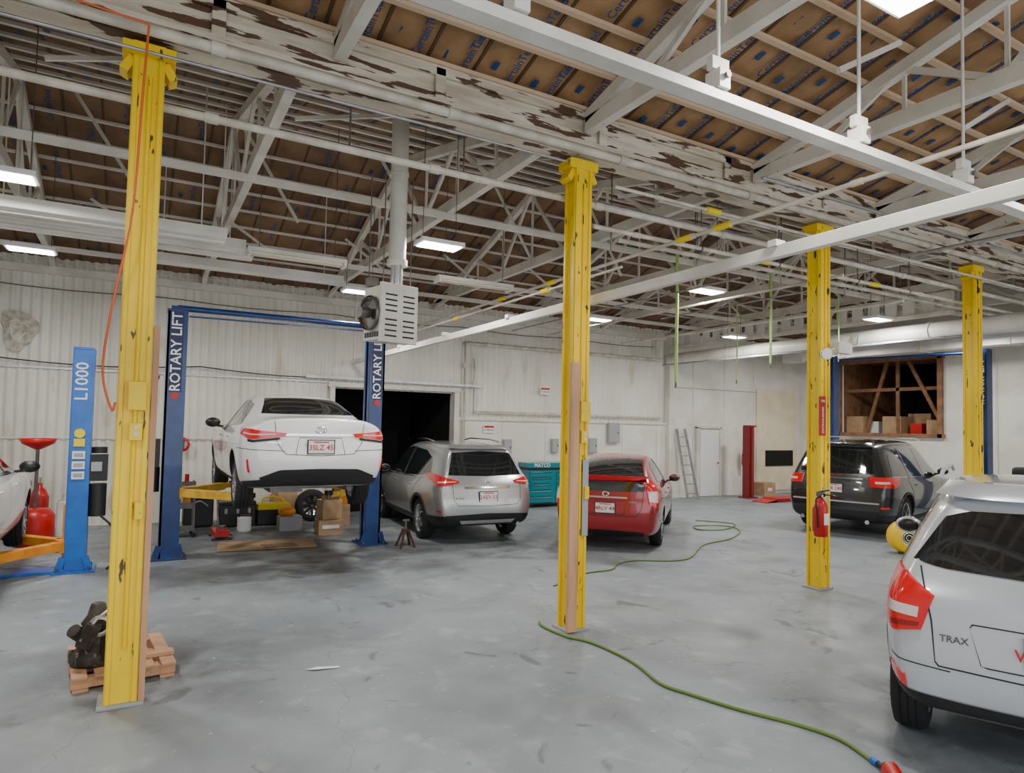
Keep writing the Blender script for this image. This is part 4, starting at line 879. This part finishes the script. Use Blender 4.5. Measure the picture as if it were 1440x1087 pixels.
m.obj('floor_jack',bevel=.006)
m=MB(); T=Matrix.Translation((3.05,13.55,.32))@Matrix.Rotation(R(90),4,'X')
def tyre(m,T,rim=True):
    m.lathe([(.2,-.09),(.27,-.1),(.31,-.07),(.315,0),(.31,.07),(.27,.1),(.2,.09)],RUBBER,32,T)
    if rim: m.lathe([(.2,.08),(.18,.05),(.001,.05)],RIM,32,T)
    else: m.lathe([(.2,.09),(.19,.0),(.2,-.09)],RUBBER,32,T)
tyre(m,T)
for k in range(8): t=k*math.pi/4; m.beam(T@Vector((.03*math.cos(t),.03*math.sin(t),.06)),T@Vector((.19*math.cos(t),.19*math.sin(t),.075)),.04,.02,BLACK,up=(0,1,0))
m.obj('spare_tire')
m=MB()
for k in range(7): tyre(m,Matrix.Translation((14.6+.02*(k%2),5.95+.02*(k%3),.10+.2*k)),False)
m.obj('tire_stack')
m=MB(); m.box((3.0,11.95,.13),(.42,.32,.26),CARD); m.box((3.0,11.95,.44),(.36,.28,.34),CARD,rot=(0,0,.2)); m.box((3.0,11.785,.14),(.3,.006,.06),WHITE); m.add([(2.82,11.8,.61),(3.15,11.82,.61),(3.12,11.7,.72),(2.8,11.7,.70)],[(0,1,2,3)],CARD); m.obj('cardboard_box',bevel=.004)
m=MB(); m.box((3.35,12.9,.2),(.5,.35,.4),CARD); m.box((3.35,12.9,.5),(.4,.3,.2),ORANGEP); m.cyl((3.0,12.7,0),(3.0,12.7,.3),.08,BLUE); m.obj('cardboard_box',bevel=.004)
m=MB(); m.box((2.6,13.95,.25),(.5,.4,.5),CARD); m.box((2.6,13.95,.62),(.4,.35,.24),CARD,rot=(0,0,.2)); m.obj('cardboard_box',bevel=.004)
m=MB(); m.box((2.45,12.6,.13),(.4,.3,.26),GREYB); m.ball((2.4,12.6,.34),(.16,.14,.1),ORANGEP); m.obj('parts_crate',bevel=.01)
m=MB(); m.lathe([(.001,0),(.11,0),(.12,.02),(.12,.24),(.125,.25),(.001,.25)],WHITE,20,M=Matrix.Translation((1.7,12.75,0))); m.tube(smooth_path([(1.59,12.73,.22),(1.63,12.65,.3),(1.77,12.65,.3),(1.81,12.73,.22)]),.006,STEEL); m.obj('plastic_bucket')
m=MB(); x,y=3.8,10.2
for a in(-1,1):
    for b_ in(-1,1): m.beam((x+a*.12,y+b_*.12,0),(x+a*.03,y+b_*.03,.28),.03,.03,RUST)
m.cyl((x,y,.2),(x,y,.42),.022,STEEL); m.box((x,y,.43),(.11,.05,.03),STEEL); m.box((x,y,.27),(.09,.09,.04),RUST); m.obj('jack_stand')
m=MB(); T=Matrix.Translation((-1.35,12.6,0)); m.lathe([(.001,1.5),(.03,1.5),(.2,1.58),(.24,1.64),(.25,1.64),(.21,1.56),(.04,1.47)],RED,24,T); m.cyl((-1.35,12.6,.5),(-1.35,12.6,1.5),.025,STEEL); m.lathe([(.001,0),(.25,0),(.27,.05),(.27,.45),(.2,.55),(.001,.56)],RED,24,T); m.obj('oil_drain')
m=MB(); T=Matrix.Translation((-1.42,13.75,0)); m.lathe([(.001,0),(.13,0),(.14,.03),(.14,.62),(.09,.74),(.04,.78),(.04,.85),(.001,.86)],RED,24,T); m.cyl((-1.42,13.75,.85),(-1.42,13.75,.95),.02,CHROME); m.obj('gas_cylinder')
m=MB(); m.box((-1.0,13.3,.3),(.25,.25,.6),WMET); m.cyl((-1.0,13.3,.6),(-1.0,13.3,.7),.06,WMET); m.obj('fluid_jug',bevel=.03)
m=MB(); m.lathe([(.1,-.03),(.14,-.03),(.14,.03),(.1,.03)],RED,24,M=Matrix.Translation((.72,14.2,1.5))@Matrix.Rotation(R(90),4,'X')); m.box((.72,14.28,1.5),(.1,.1,.2),STEEL); m.obj('hose_reel')
# crumpled sheet covering a vent hole on the wall
m=MB(); VG=mat('vent_grime',(.66,.62,.52),.7,col2=(.42,.38,.30),nscale=9); VT=Matrix.Translation((-1.9,14.34,3.5))@Matrix.Rotation(R(90),4,'X')
vs=[(0,0,.10)];fs=[]
for k in range(1,5):
    for i in range(18):
        t=2*math.pi*i/18; rr=k*.065*(1+.18*math.sin(3*t+1)+random.uniform(-.08,.08)); vs.append((rr*math.cos(t)*1.0,rr*math.sin(t)*1.35,.11-.025*k+random.uniform(-.015,.015)))
for i in range(18): fs.append((0,1+i,1+(i+1)%18))
for k in range(3):
    for i in range(18): a=1+k*18; fs.append((a+i,a+18+i,a+18+(i+1)%18,a+(i+1)%18))
m.add(vs,fs,VG,True,VT); m.tube([VT@Vector((.9*x_[0],.9*x_[1],x_[2]+.01)) for x_ in vs[19:37]],.012,WMET,6); m.obj('wall_vent')
m=MB(); T=Matrix.Translation((11.2,6.4,.27))@Matrix.Rotation(R(-35),4,'Z')@Matrix.Rotation(R(90),4,'X')
m.lathe([(.1,-.14),(.22,-.14),(.26,-.1),(.27,0),(.26,.1),(.22,.14),(.1,.14)],FAN,28,T)
m.lathe([(.001,.12),(.12,.12)],BLACK,20,T); m.lathe([(.001,-.12),(.12,-.12)],BLACK,20,T)
for rr in(.04,.08,.12): m.lathe([(rr,.145),(rr+.008,.15),(rr+.012,.145)],CHROME,20,T)
m.box((.2,-.15,0),(.4,.2,.24),FAN,M=T); m.box((.41,-.15,0),(.02,.17,.2),BLACK,M=T)
m.beam(T@Vector((-.1,.25,0)),T@Vector((.1,.28,0)),.03,.03,BLACK); m.box((0,-.255,.1),(.3,.03,.04),BLACK,M=T)
m.obj('air_mover',bevel=.01)
m=MB(); m.box((16.8,13.9,.2),(.5,.4,.4),CARD); m.box((16.8,13.695,.2),(.2,.006,.1),WHITE); m.obj('cardboard_box',bevel=.005)
# ------------------------------------------------------------ lighting
w=bpy.data.worlds.new('world'); SC.world=w; w.use_nodes=True
bg=w.node_tree.nodes['Background']; bg.inputs[0].default_value=(.89,.94,1.0,1); bg.inputs[1].default_value=.82
l=bpy.data.lights.new('door_daylight','AREA'); l.shape='RECTANGLE'; l.size=20; l.size_y=4; l.energy=470; l.color=(.93,.96,1)
lo=bpy.data.objects.new('door_daylight',l); SC.collection.objects.link(lo); lo.location=(5,-4.6,2.3); lo.rotation_euler=(R(82),0,0)
